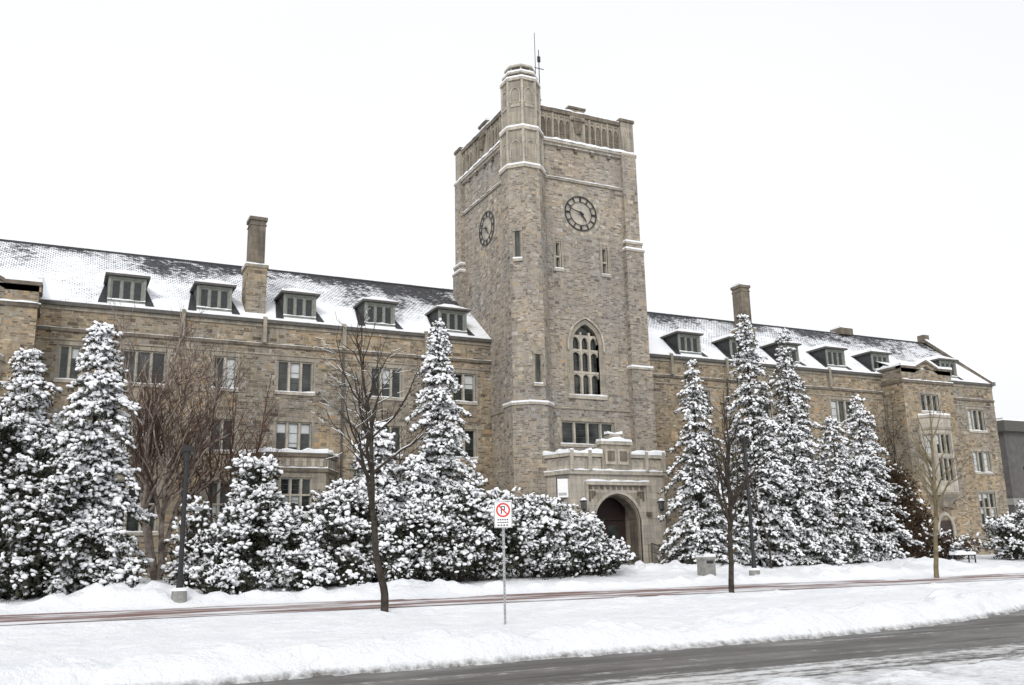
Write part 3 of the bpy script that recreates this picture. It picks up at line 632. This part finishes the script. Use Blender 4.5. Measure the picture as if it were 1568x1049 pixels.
ps=pos(nt); sep=nt.nodes.new('ShaderNodeSeparateXYZ'); nt.links.new(ps,sep.inputs[0])
st_=noise_n(nt,1.0,6,pos(nt,(.09,2.6,1)),.65); fine=noise_n(nt,40,4,pos(nt)); lg=noise_n(nt,.8,5,pos(nt,(.5,1,1)))
base=ramp(nt,[(.35,(.04,.038,.034)),(.65,(.12,.11,.098))]); nt.links.new(st_,base.inputs[0])
f2=ramp(nt,[(.3,.7),(.7,1.3)]); nt.links.new(fine,f2.inputs[0]); c=mixc(nt,1.0,base.outputs[0],f2.outputs[0],'MULTIPLY')
sl=math_n(nt,'ADD',math_n(nt,'MULTIPLY',st_,.6),math_n(nt,'MULTIPLY',noise_n(nt,5,8,pos(nt,(.6,1,1)),.78),.6))
near=nt.nodes.new('ShaderNodeMapRange'); nt.links.new(sep.outputs[1],near.inputs[0]); near.inputs[1].default_value=14.2; near.inputs[2].default_value=11.6; near.inputs[3].default_value=0; near.inputs[4].default_value=.2
sl=math_n(nt,'ADD',sl,near.outputs[0]); sr=ramp(nt,[(.68,0),(.80,1)]); nt.links.new(sl,sr.inputs[0])
c=mixc(nt,sr.outputs[0],c,(.6,.6,.6)); nt.links.new(c,b.inputs['Base Color'])
rr=ramp(nt,[(.35,.35),(.65,.75)]); nt.links.new(lg,rr.inputs[0]); nt.links.new(rr.outputs[0],b.inputs['Roughness']); bump(nt,b,sl,.5,.03)
xr=np.concatenate([np.arange(-300,0,20),np.arange(0,40,1),np.arange(40,300,20)])
strip('road',xr,lambda x:edge(x)-6.2,lambda x:edge(x)+.9,lambda x,y:-.275,m)
strip('kerb',xr,lambda x:edge(x)+.45,lambda x:edge(x)+.62,lambda x,y:-.14,M['conc'])
m,nt,b=newmat('brick_paving_with_snow')
br=nt.nodes.new('ShaderNodeTexBrick'); nt.links.new(pos(nt),br.inputs['Vector']); br.inputs['Scale'].default_value=1; br.inputs['Brick Width'].default_value=.22; br.inputs['Row Height'].default_value=.11; br.inputs['Mortar Size'].default_value=.008
br.inputs['Color1'].default_value=(.15,.07,.055,1); br.inputs['Color2'].default_value=(.22,.11,.085,1); br.inputs['Mortar'].default_value=(.1,.085,.08,1)
n1=noise_n(nt,1.0,7,pos(nt,(.16,1.1,1)),.72); sr=ramp(nt,[(.46,0),(.58,1)]); nt.links.new(n1,sr.inputs[0])
c=mixc(nt,sr.outputs[0],br.outputs['Color'],(.74,.75,.77)); nt.links.new(c,b.inputs['Base Color']); b.inputs['Roughness'].default_value=.6
strip('brick_footpath',np.concatenate([np.arange(-60,90,1.0)]),lambda x:28.3,lambda x:32.3,lambda x,y:float(np.interp(y,[28.2,32.4],[.215,.315])),m,4)
# ================================================================== VEGETATION
def mk_simple2(name,stops,sc,rough=.8):
    m,nt,b=newmat(name); n1=noise_n(nt,sc,3,pos(nt)); r=ramp(nt,stops); nt.links.new(n1,r.inputs[0]); nt.links.new(r.outputs[0],b.inputs['Base Color']); b.inputs['Roughness'].default_value=rough; b.inputs['Specular IOR Level'].default_value=.2; return m
M['needle']=mk_simple2('evergreen_needles',[(.3,(.018,.021,.015)),(.7,(.055,.055,.038))],2.5)
M['needle_b']=mk_simple2('brown_foliage',[(.3,(.03,.02,.012)),(.7,(.085,.055,.03))],2.5)
M['bark']=mk_simple2('dark_bark',[(.3,(.02,.016,.013)),(.7,(.065,.052,.042))],6)
M['bark_b']=mk_simple2('birch_bark',[(.35,(.12,.09,.075)),(.65,(.36,.31,.27))],3)
M['twig_r']=mk_simple2('reddish_twigs',[(.3,(.06,.036,.028)),(.7,(.14,.085,.065))],3)
M['bark_y']=mk_simple2('pale_young_bark',[(.3,(.12,.10,.06)),(.7,(.22,.18,.11))],4)
phi=(1+5**.5)/2
ICO=np.array([(-1,phi,0),(1,phi,0),(-1,-phi,0),(1,-phi,0),(0,-1,phi),(0,1,phi),(0,-1,-phi),(0,1,-phi),(phi,0,-1),(phi,0,1),(-phi,0,-1),(-phi,0,1)],float); ICO/=np.linalg.norm(ICO[0])
ICF=np.array([(0,11,5),(0,5,1),(0,1,7),(0,7,10),(0,10,11),(1,5,9),(5,11,4),(11,10,2),(10,7,6),(7,1,8),(3,9,4),(3,4,2),(3,2,6),(3,6,8),(3,8,9),(4,9,5),(2,4,11),(6,2,10),(8,6,7),(9,8,1)])
def norm(a): return a/np.maximum(np.linalg.norm(a,axis=-1,keepdims=True),1e-9)
class Veg:
    def __init__(s): s.V=[];s.F=[];s.I=[];s.n=0
    def add(s,V,F,mi): s.V.append(V); s.F.append(F+s.n); s.I.append(np.full(len(F),mi)); s.n+=len(V)
    def blobs(s,P,D,L,W,H,mi=1):
        n=len(P)
        if n==0:return
        D=norm(D); Sd=norm(np.cross(D,np.array([0,0,1.])+rng.normal(size=(n,3))*.05)); U=np.cross(Sd,D)
        T=ICO[None]*(1+rng.uniform(-.38,.34,(n,12,1)))
        Vv=P[:,None]+T[...,0:1]*D[:,None]*L[:,None,None]+T[...,1:2]*Sd[:,None]*W[:,None,None]+T[...,2:3]*U[:,None]*H[:,None,None]
        F=(ICF[None]+(np.arange(n)*12)[:,None,None]).reshape(-1,3); s.add(Vv.reshape(-1,3),F,mi)
    def needles(s,P,D,L,W,mi=0):
        n=len(P); D=norm(D); R=norm(np.cross(D,rng.normal(size=(n,3))))
        a=P; b_=P+D*(L*.45)[:,None]+R*W[:,None]; c=P+D*L[:,None]; d=P+D*(L*.45)[:,None]-R*W[:,None]
        Vv=np.stack([a,b_,c,d],1).reshape(-1,3); o=(np.arange(n)*4)[:,None]
        F=np.concatenate([o+np.array([0,1,2]),o+np.array([0,2,3])]); s.add(Vv,F,mi)
    def sprigs(s,P,D,L,snow,sw=.42,k=7,th=.10,nblob=2,wid=.09):
        n=len(P); D=norm(D)
        for j in range(k):
            t=rng.uniform(0,1,n)[:,None]; q=P+D*t*L[:,None]+rng.normal(size=(n,3))*.03
            dd=norm(D+rng.normal(size=(n,3))*.75+np.array([0,0,-.3])); s.needles(q,dd,L*rng.uniform(.35,.75,n),L*wid*rng.uniform(.6,1.3,n))
        mk=rng.uniform(size=n)<snow
        for t in ((.28,.72) if nblob==2 else (.55,)):
            mm=mk&(rng.uniform(size=n)<.9); c=int(mm.sum()); q=P[mm]+D[mm]*(L[mm]*t)[:,None]+np.array([0,0,th*.55])+rng.normal(size=(c,3))*.025
            l=L[mm]*rng.uniform(.25,.5,c); dj=D[mm]*np.array([1,1,.6])+rng.normal(size=(c,3))*.3
            s.blobs(q,dj,l,l*sw*rng.uniform(.7,1.4,c),np.minimum(l*.55,th)*rng.uniform(.7,1.2,c))
    def tubes(s,A,B_,r0,r1,mi,n=5):
        A=np.array(A);B_=np.array(B_);r0=np.array(r0);r1=np.array(r1); D=norm(B_-A); t=norm(np.cross(D,np.array([.13,.21,.97]))+1e-6); u=np.cross(D,t); k=len(A)
        ang=np.arange(n)*2*math.pi/n; R=np.cos(ang)[None,:,None]*t[:,None]+np.sin(ang)[None,:,None]*u[:,None]
        Vv=np.concatenate([A[:,None]+R*r0[:,None,None],B_[:,None]+R*r1[:,None,None]],1).reshape(-1,3)
        o=(np.arange(k)*2*n)[:,None]; F=[]
        for i in range(n):
            j=(i+1)%n; F.append(o+np.array([i,j,n+j])); F.append(o+np.array([i,n+j,n+i]))
        s.add(Vv,np.concatenate(F),mi)
    def obj(s,name,mats,parent=None):
        me=npmesh(name,np.concatenate(s.V),np.concatenate(s.F),[M[k] for k in mats],np.concatenate(s.I),True); return link(name,me,parent)
def spruce(x,y,h,r,snow=.8,name='spruce_tree',mat='needle',dens=1.0,bare=.05,pw=.85,th=.1,rag=.3,sw=.52):
    z0=terr(x,y)-.1; H=h-z0; v=Veg()
    v.tubes([(x,y,z0)],[(x,y,h-.1)],[.16*H/10],[.012],2,8)
    P=[];D=[];L=[];SN=[]; zc=bare*H; sect=[random.uniform(.8,1.15) for _ in range(7)]
    while zc<H*.99:
        f=zc/H; lvl=random.uniform(.82,1.12); R=r*((1-f)**pw)*lvl+.05; nb=int((4+4*(1-f))*dens)+1; a0=random.uniform(0,6.28)
        for i in range(nb):
            a=a0+i*2*math.pi/nb+random.uniform(-.35,.35); Lb=R*random.uniform(1-rag*1.3,1+rag)*sect[int((a%6.283)/6.284*7)]
            bs=min(1,max(.15,snow*random.uniform(.6,1.3)))
            dirh=np.array([math.cos(a),math.sin(a),0]); up0=.25+.6*f; st=.2; ns=max(1,int(Lb/st)); droop=(.35+.5*(1-f))*Lb*random.uniform(.5,1.35); zj=random.uniform(-.12,.12)
            for j in range(ns+1):
                t=(j+.3)/(ns+1); p=np.array([x,y,z0+zc+zj])+dirh*Lb*t+Z*(up0*Lb*t*(1-t)*1.2-droop*t*t*.8+.1*Lb*(t>.85))
                slope=up0*1.2*(1-2*t)-1.6*droop/Lb*t if Lb>0 else 0
                d=dirh+Z*slope*.8; P.append(p);D.append(d);L.append(.30+.1*(1-f)); SN.append(bs)
                lat=np.cross(dirh,Z); w=(1-t)*.42*Lb+.1
                for s_ in (-1,1):
                    if w>.12 and t>.12:
                        nn=max(1,int(w/.28))
                        for q in range(nn):
                            P.append(p+(lat*s_*.85+dirh*.5)*w*(q+.4)/nn+Z*(-.1*w*(q+.5)/nn)); D.append(lat*s_*.8+dirh*.7+Z*-.35); L.append(.28); SN.append(bs)
        zc+=(.32+.18*(1-f))/dens*random.uniform(.7,1.35)
    P=np.array(P);D=np.array(D);L=np.array(L)
    P+=rng.normal(size=P.shape)*.04
    v.sprigs(P,D,L,np.array(SN),sw,6,th)
    return v.obj(name,[mat,'snow_t','bark'])
def shrub(x,y,lobes,snow=1.0,name='snowy_evergreen_shrub',dens=1.0,mat='needle',size=.27,th=.12):
    v=Veg(); z0=terr(x,y); PP=[];DD=[];SS=[];BP=[];BR=[]
    for dx,dy,zc,rx,rz in lobes:
        c=np.array([x+dx,y+dy,z0+zc]); ax=np.array([rx,rx,rz]); area=4*math.pi*((rx*rx*rz)**(2/3))
        npf=int(area*1.9*dens); 
        u=norm(rng.normal(size=(npf,3))); u=u[(c+u*ax)[:,2]>z0+.1]
        pc=c+u*ax*rng.uniform(.66,1.04,len(u))[:,None]; pr=rng.uniform(.26,.52,len(u))
        for q,rr_,un in zip(pc,pr,u):
            ns=int(15*(rr_/.38)**1.5)
            w=norm(rng.normal(size=(ns,3))+np.array([0,0,.35])+un*.7)
            p=q+w*rr_*rng.uniform(.35,1.05,ns)[:,None]; PP.append(p)
            DD.append(w*np.array([1,1,.45])+np.array([0,0,-.12])+rng.normal(size=w.shape)*.45)
            hf=(p[:,2]-q[2])/rr_
            SS.append(np.clip(snow*(.86+.5*hf),.1*snow,.99)*(1 if un[2]>-.5 else .7))
        capm=(rng.uniform(size=len(u))<snow*.95)
        for k in range(6):
            off=rng.normal(size=(int(capm.sum()),2))*.17*(.4 if k<2 else 1.1)
            zz=pr[capm]*rng.uniform(.5,.95,capm.sum())*(1 if k<2 else .7)
            BP.append(pc[capm]+np.stack([off[:,0],off[:,1]-.1*(k>1),zz],1)); BR.append(pr[capm]*(rng.uniform(.3,.5,capm.sum()) if k<2 else rng.uniform(.18,.34,capm.sum())))
        m_=int(area*30*dens); u2=norm(rng.normal(size=(m_,3))); p2=c+u2*ax*rng.uniform(.3,.92,m_)[:,None]; p2=p2[p2[:,2]>z0]
        v.needles(p2,rng.normal(size=p2.shape)+np.array([0,0,.3]),rng.uniform(.2,.45,len(p2)),rng.uniform(.03,.08,len(p2)))
        k=7; A=np.repeat(np.array([[x+dx*.6,y+dy*.6,z0-.1]]),k,0); B_=c+rng.normal(size=(k,3))*ax*.4; v.tubes(A,B_,np.full(k,.05),np.full(k,.015),2,4)
    P=np.concatenate(PP);D=np.concatenate(DD);SS=np.concatenate(SS); k=P[:,2]>z0; P,D,SS=P[k],D[k],SS[k]; n=len(P); L=size*rng.uniform(.65,1.4,n)
    v.sprigs(P,D,L,SS,.68,5,th,1,.11)
    BP=np.concatenate(BP);BR=np.concatenate(BR); v.blobs(BP,rng.normal(size=BP.shape)*np.array([1,1,.35]),BR,BR*.75,BR*.5)
    return v.obj(name,[mat,'snow_t','bark'])
# left group
spruce(1.25,38,10.9,2.1,.95,dens=1.15,pw=.62,th=.14,sw=.62)
spruce(-1.1,38.5,9.7,2.0,.95,dens=1.1,pw=.55,th=.14,sw=.62)
spruce(-3.6,38,8.8,1.9,.9,dens=1.0,pw=.6,sw=.6)
shrub(-.6,36.8,[(0,0,1.6,1.7,1.9),(1.9,.3,1.3,1.2,1.5),(-1.4,0,2.2,1.4,2.4),(.3,.3,3.6,1.2,1.9),(-1.2,.4,5.2,1.0,1.6)],.92)
# centre-left shrubs: low rounded mounds
shrub(5.0,38.5,[(0,0,1.0,.8,1.2),(.3,.2,2.1,.55,1.1)])
shrub(7.2,38,[(0,0,1.7,1.3,1.8),(-.9,-.3,1.2,.8,1.2),(1.2,-.2,1.4,1.0,1.5),(.1,.1,3.7,.9,1.4)])
shrub(10.0,38,[(0,0,1.5,1.3,1.6),(.9,.2,2.5,1.0,1.4),(-1.1,-.4,1.0,.9,1.1),(1.9,.1,1.8,1.0,1.6)])
shrub(5.6,35.8,[(0,0,.4,.8,.5),(1.0,.2,.35,.7,.5)],name='snowy_low_shrub'); shrub(2.6,36.2,[(0,0,.45,.55,.55)],name='snowy_low_shrub')
shrub(9.0,36.6,[(0,0,.5,.9,.7),(1.6,.3,.5,1.0,.7)],name='snowy_low_shrub')
spruce(13.0,40.3,7.7,1.8,1.0,dens=1.2,pw=.5,th=.14,sw=.65)
spruce(16.3,41,12.9,2.3,.92,dens=1.1,pw=.7,th=.14,rag=.36,sw=.6)
spruce(14.6,39.9,6.2,1.7,1.0,dens=1.1,pw=.5,th=.14,sw=.65)
shrub(13.6,37.8,[(0,0,1.4,1.3,1.6),(.9,.2,1.9,1.0,1.4),(-.7,-.2,1.0,1.0,1.1)])
shrub(16.6,37.8,[(0,0,1.8,1.5,1.9),(-1.2,-.3,1.2,1.1,1.4),(1.2,0,2.1,1.0,1.5),(.2,.3,3.1,.8,1.0)])
shrub(19.6,38,[(0,0,1.8,1.5,1.7),(-1.1,-.3,1.4,1.1,1.5),(1.1,-.1,1.4,1.1,1.5),(.3,.1,2.8,.8,.8)])
shrub(21.9,38.2,[(0,0,1.3,1.3,1.5),(1.1,.1,.9,1.0,1.1),(-1,-.2,1.5,1,1.3),(1.9,.2,.6,.7,.7)])
# right group
spruce(31.3,41,12.0,2.5,.74,dens=.95,pw=.85,rag=.38); spruce(35.3,41,15.3,3.1,.7,dens=.95,pw=1.0,rag=.38); spruce(40.0,43,15.2,2.9,.7,dens=.95,pw=.95,rag=.38)
spruce(38.0,40.8,8.8,2.5,.74,dens=.95,pw=.65,rag=.36); spruce(44.6,42,10.9,2.7,.82,dens=.95,pw=.7,rag=.36); spruce(41.8,41.5,9.4,2.6,.78,dens=.95,pw=.65,rag=.36)
shrub(47.2,42.5,[(0,0,2.3,1.8,2.6),(1.6,.2,1.9,1.4,2.0),(-1.4,0,2.0,1.5,2.0),(.2,0,4.7,1.1,1.4)],.14,'brown_hedge_shrub',1.2,'needle_b')
shrub(54.6,40,[(0,0,1.2,1.5,1.3),(2,.2,1.5,1.5,1.5),(3.8,0,1.5,1.5,1.5)],.9)
shrub(51.0,42.5,[(0,0,.8,1.2,.8),(1.6,0,.7,1.1,.7)],.5,'snowy_low_shrub',1,'needle_b')
# bare trees
def bare(x,y,top,r,name,mats=('bark','snow_t'),levels=4,seed=1,trunk=.35,spread=.75,n_stem=1,snowy=True,dens=1.0,twmat=None,l1=(.4,.62),up=.02):
    R=random.Random(seed); z0=terr(x,y)-.1; H=top-z0; seg=[]
    def br(p,d,r,L,lv):
        ns=max(3,int(L/.28)) if lv<2 else max(2,int(L/.25)); st=L/ns
        for i in range(ns):
            t=i/ns; jit=.06 if lv==0 else .15
            d=d+np.array([R.gauss(0,jit),R.gauss(0,jit),R.gauss(0,jit*.6)+(.05 if lv==0 else up)]); d=d/np.linalg.norm(d)
            q=p+d*st; k=.8 if lv==0 else .75; r1=r*(1-k*(i+1)/ns); r0=r*(1-k*i/ns)
            seg.append((p,q,max(r0,.008),max(r1,.007),lv))
            if lv<levels and (t>=trunk if lv==0 else t>.15) and R.random()<(.62 if lv==0 else .55)*dens:
                for _ in range(2 if lv==0 and R.random()<.5 else 1):
                    a=R.uniform(0,6.28); e=np.array([math.cos(a),math.sin(a),0]); e=e-d*(e@d); e/=np.linalg.norm(e)+1e-9
                    sp=R.uniform(.6,1.1)*spread; nd=d+e*sp*1.1; nd/=np.linalg.norm(nd)
                    Lc=L*(1-t*.7)*R.uniform(.4,.68) if lv else H*(1-t*.85)*R.uniform(*l1)+.3
                    if Lc>.2: br(q,nd,max(r1*.66,.009),Lc,lv+1)
            p=q
    for k in range(n_stem):
        a=k*2*math.pi/n_stem+.5; d=np.array([math.cos(a)*.22*(n_stem>1),math.sin(a)*.16*(n_stem>1),1.]); br(np.array([x+.1*math.cos(a)*(n_stem>1),y,z0]),d/np.linalg.norm(d),r,H*R.uniform(.88,1.0),0)
    v=Veg(); A=np.array([s_[0] for s_ in seg]);B_=np.array([s_[1] for s_ in seg]); r0=np.array([s_[2] for s_ in seg]); r1=np.array([s_[3] for s_ in seg]); lv=np.array([s_[4] for s_ in seg])
    big=lv<=1
    v.tubes(A[big],B_[big],r0[big],r1[big],0,7); v.tubes(A[~big],B_[~big],r0[~big],r1[~big],2,3)
    if snowy:
        D=B_-A; flat=(np.abs(D[:,2])/np.linalg.norm(D,axis=1)<.75)&(rng.uniform(size=len(A))<.4)&(lv>0)
        o=np.stack([np.zeros(flat.sum()),np.zeros(flat.sum()),r0[flat]*.9],1); v.tubes(A[flat]+o,B_[flat]+o,r0[flat]*.7+.002,r1[flat]*.7+.002,1,4)
    return v.obj(name,[mats[0],mats[1],twmat or mats[0]])
bare(9.2,27.6,8.9,.125,'bare_street_tree',seed=5,trunk=.3,spread=.95,l1=(.42,.66),dens=1.2,up=.05)
bare(22.6,28.1,7.8,.11,'bare_street_tree',seed=9,trunk=.25,spread=.8,snowy=False,l1=(.4,.6),dens=1.05,up=.04)
bare(37.3,31.5,9.0,.12,'bare_street_tree',('bark_y','snow_t'),seed=12,trunk=.25,spread=.6,snowy=False,l1=(.35,.55))
bare(4.5,45,13.2,.13,'bare_birch_tree',('bark_b','snow_t'),seed=21,trunk=.2,spread=.6,n_stem=4,snowy=False,twmat='twig_r',l1=(.3,.48),dens=1.4,up=.05)
bare(7.6,46.5,11.5,.08,'bare_birch_tree',('twig_r','snow_t'),seed=22,trunk=.25,spread=.6,n_stem=3,snowy=False,twmat='twig_r',l1=(.3,.45),dens=1.2,up=.05)
bare(30.9,41.5,7.3,.06,'bare_sapling',('bark_y','snow_t'),seed=32,trunk=.3,spread=.7,snowy=True,levels=3)
bare(15.5,45,10.5,.08,'bare_sapling',('bark','snow_t'),seed=41,trunk=.3,spread=.7,snowy=False,levels=4)
bare(33.2,38,6.5,.06,'bare_sapling',('bark','snow_t'),seed=47,trunk=.3,spread=.7,snowy=True,levels=3)
bare(48.5,44,11.0,.07,'bare_sapling',('bark','snow_t'),seed=53,trunk=.3,spread=.6,snowy=False,levels=4,n_stem=2)
# ================================================================== STREET FURNITURE
def lamp(x,y,h):
    B=MB(); z=terr(x,y)
    B.cone((x,y),.26,z-.2,.24,z+.28,16,'conc'); B.cone((x,y),.27,z+.28,.12,z+.38,12,'snow'); B.cone((x,y),.085,z+.28,.07,z+h-.25,10,'metal')
    B.cone((x,y),.12,z+.3,.1,z+.75,10,'metal')
    B.cone((x,y),.10,z+h-.5,.10,z+h-.2,10,'metal'); 
    F=Frame((x,y,0),(0,-1,0)); a=z+h-.2
    P=[(-.13,0),(.2,0),(.2,.12),(-.13,.26)]
    for d in (-.13,.13): 
        q=[F.p(p[0],a+p[1],d) for p in P]; B.face(q if d>0 else q[::-1],'metal')
    for i in range(4): p,q=P[i],P[(i+1)%4]; B.face([F.p(p[0],a+p[1],-.13),F.p(q[0],a+q[1],-.13),F.p(q[0],a+q[1],.13),F.p(p[0],a+p[1],.13)],'metal')
    B.obj('street_lamp')
lamp(4.0,32.9,5.0); lamp(28.7,34,6.2)
B=MB(); sx,sy=10.6,22.2; F=Frame((sx,sy,0),(-.38,-.92,0)); z=terr(sx,sy)
B.box(F,-.03,.03,z-.3,3.0,-.05,-.01,'galv'); 
for k in range(26): B.box(F,-.008,.008,z+.05+k*.1,z+.075+k*.1,-.01,-.007,'black')
z1=3.06;z0=2.38; w=.235
B.box(F,-w,w,z0,z1,-.006,.0,'galv'); B.box(F,-w+.004,w-.004,z0+.004,z1-.004,.0,.003,'white')
for (a,b_,c_,d_) in ((-w+.012,w-.012,z0+.012,z0+.022),(-w+.012,w-.012,z1-.022,z1-.012),(-w+.012,-w+.022,z0+.022,z1-.022),(w-.022,w-.012,z0+.022,z1-.022)): B.quad(F,a,b_,c_,d_,.0045,'black')
cz=z1-.225
for i in range(40):
    a=2*math.pi*i/40;b_=2*math.pi*(i+1)/40; q=lambda r,t:F.p(r*math.cos(t),cz+r*math.sin(t),.006)
    B.face([q(.14,a),q(.185,a),q(.185,b_),q(.14,b_)],'red')
B.quad(F,-.06,-.03,cz-.1,cz+.1,.0055,'black'); B.quad(F,-.03,.05,cz+.075,cz+.1,.0055,'black'); B.quad(F,-.03,.05,cz,cz+.025,.0055,'black'); B.quad(F,.03,.055,cz+.02,cz+.08,.0056,'black')
B.face([F.p(-.115,cz+.09,.008),F.p(.09,cz-.115,.008),F.p(.115,cz-.09,.008),F.p(-.09,cz+.115,.008)],'red')
for r_,n_ in ((z0+.19,5),(z0+.12,6),(z0+.05,4)):
    for i in range(n_): a=-.15+i*.3/n_; B.quad(F,a,a+.3/n_*.65,r_,r_+.035,.0055,'black' )
B.snowcap(F,-w,w,-.01,.01,z1,.03,.1)
B.obj('no_parking_sign')
B=MB(); bx,by=27.5,35.6; z=terr(bx,by); F=Frame((bx,by,0),(0,-1,0))
B.box(F,-.3,.3,z-.1,z+.75,-.6,0,'conc'); B.box(F,-.35,.35,z+.75,z+.86,-.65,.05,'conc'); B.box(F,-.2,.2,z+.56,z+.7,0,.004,'black'); B.snowcap(F,-.33,.33,-.62,.03,z+.86,.08,.15)
for k in range(6): B.box(F,-.28+k*.1,-.24+k*.1,z+.05,z+.5,.0,.02,'conc')
B.obj('concrete_waste_bin')
B=MB(); bx,by=49.5,39.5; z=terr(bx,by); F=Frame((bx,by,0),(0,-1,0))
for u in (-.8,.8):
    B.box(F,u-.03,u+.03,z-.1,z+.44,-.5,-.44,'metal'); B.box(F,u-.03,u+.03,z-.1,z+.44,-.06,0,'metal'); B.box(F,u-.03,u+.03,z+.44,z+.88,-.53,-.48,'metal'); B.box(F,u-.03,u+.03,z+.62,z+.66,-.48,.0,'metal'); B.box(F,u-.03,u+.03,z+.4,z+.44,-.44,-.06,'metal')
for k in range(4): B.box(F,-.9,.9,z+.44,z+.47,-.46+k*.12,-.37+k*.12,'metal')
for k in range(3): B.box(F,-.9,.9,z+.55+k*.12,z+.64+k*.12,-.48,-.45,'metal')
B.snowcap(F,-.88,.88,-.45,0,z+.475,.14,.2); B.obj('park_bench')
# ================================================================== LIGHT / SKY
W=bpy.data.worlds.new('World'); S.world=W; W.use_nodes=True; nt=W.node_tree; nt.nodes.clear()
out=nt.nodes.new('ShaderNodeOutputWorld'); sky=nt.nodes.new('ShaderNodeTexSky'); sky.sky_type='NISHITA'; sky.sun_disc=False
az=math.radians(215); el=math.radians(32)
sky.sun_elevation=el; sky.sun_rotation=az; sky.dust_density=6; sky.air_density=1.2
hs=nt.nodes.new('ShaderNodeHueSaturation'); hs.inputs['Saturation'].default_value=.12; nt.links.new(sky.outputs[0],hs.inputs['Color'])
bg=nt.nodes.new('ShaderNodeBackground'); bg.inputs[1].default_value=.05; nt.links.new(hs.outputs[0],bg.inputs[0])
tc_=nt.nodes.new('ShaderNodeTexCoord'); nz=nt.nodes.new('ShaderNodeTexNoise'); nz.inputs['Scale'].default_value=1.6; nz.inputs['Detail'].default_value=3; nt.links.new(tc_.outputs['Generated'],nz.inputs['Vector'])
cr=ramp(nt,[(.3,(.79,.81,.85)),(.7,(.87,.875,.895))]); nt.links.new(nz.outputs[0],cr.inputs[0])
bg2=nt.nodes.new('ShaderNodeBackground'); bg2.inputs[1].default_value=1.0; nt.links.new(cr.outputs[0],bg2.inputs[0])
ad=nt.nodes.new('ShaderNodeAddShader'); nt.links.new(bg.outputs[0],ad.inputs[0]); nt.links.new(bg2.outputs[0],ad.inputs[1]); nt.links.new(ad.outputs[0],out.inputs[0])
sl_=bpy.data.lights.new('sun','SUN'); sl_.energy=1.0; sl_.angle=math.radians(12); sl_.color=(1,.97,.93); so=bpy.data.objects.new('sun',sl_); S.collection.objects.link(so)
d=Vector((math.sin(az)*math.cos(el),math.cos(az)*math.cos(el),math.sin(el))); so.rotation_euler=d.to_track_quat('Z','Y').to_euler()
S.view_settings.view_transform='Standard'; S.view_settings.look='None'; S.view_settings.exposure=0
# ================================================================== CAMERA
th,ro,ya=math.radians(13.052),math.radians(-1.313),math.radians(63.701)
fw=np.array([math.cos(ya)*math.cos(th),math.sin(ya)*math.cos(th),math.sin(th)]); r=np.array([math.sin(ya),-math.cos(ya),0]); u=np.cross(r,fw)
r2=r*math.cos(ro)+u*math.sin(ro); u2=-r*math.sin(ro)+u*math.cos(ro)
from mathutils import Matrix
cam=bpy.data.cameras.new('camera'); co=bpy.data.objects.new('camera',cam); S.collection.objects.link(co); S.camera=co
co.matrix_world=Matrix(((r2[0],u2[0],-fw[0],0),(r2[1],u2[1],-fw[1],0),(r2[2],u2[2],-fw[2],1.6),(0,0,0,1)))
cam.lens=1426.7/1568*36; cam.sensor_width=36; cam.clip_start=.1; cam.clip_end=1500
print('tris',sum(len(o.data.polygons) for o in S.objects if o.type=='MESH'))
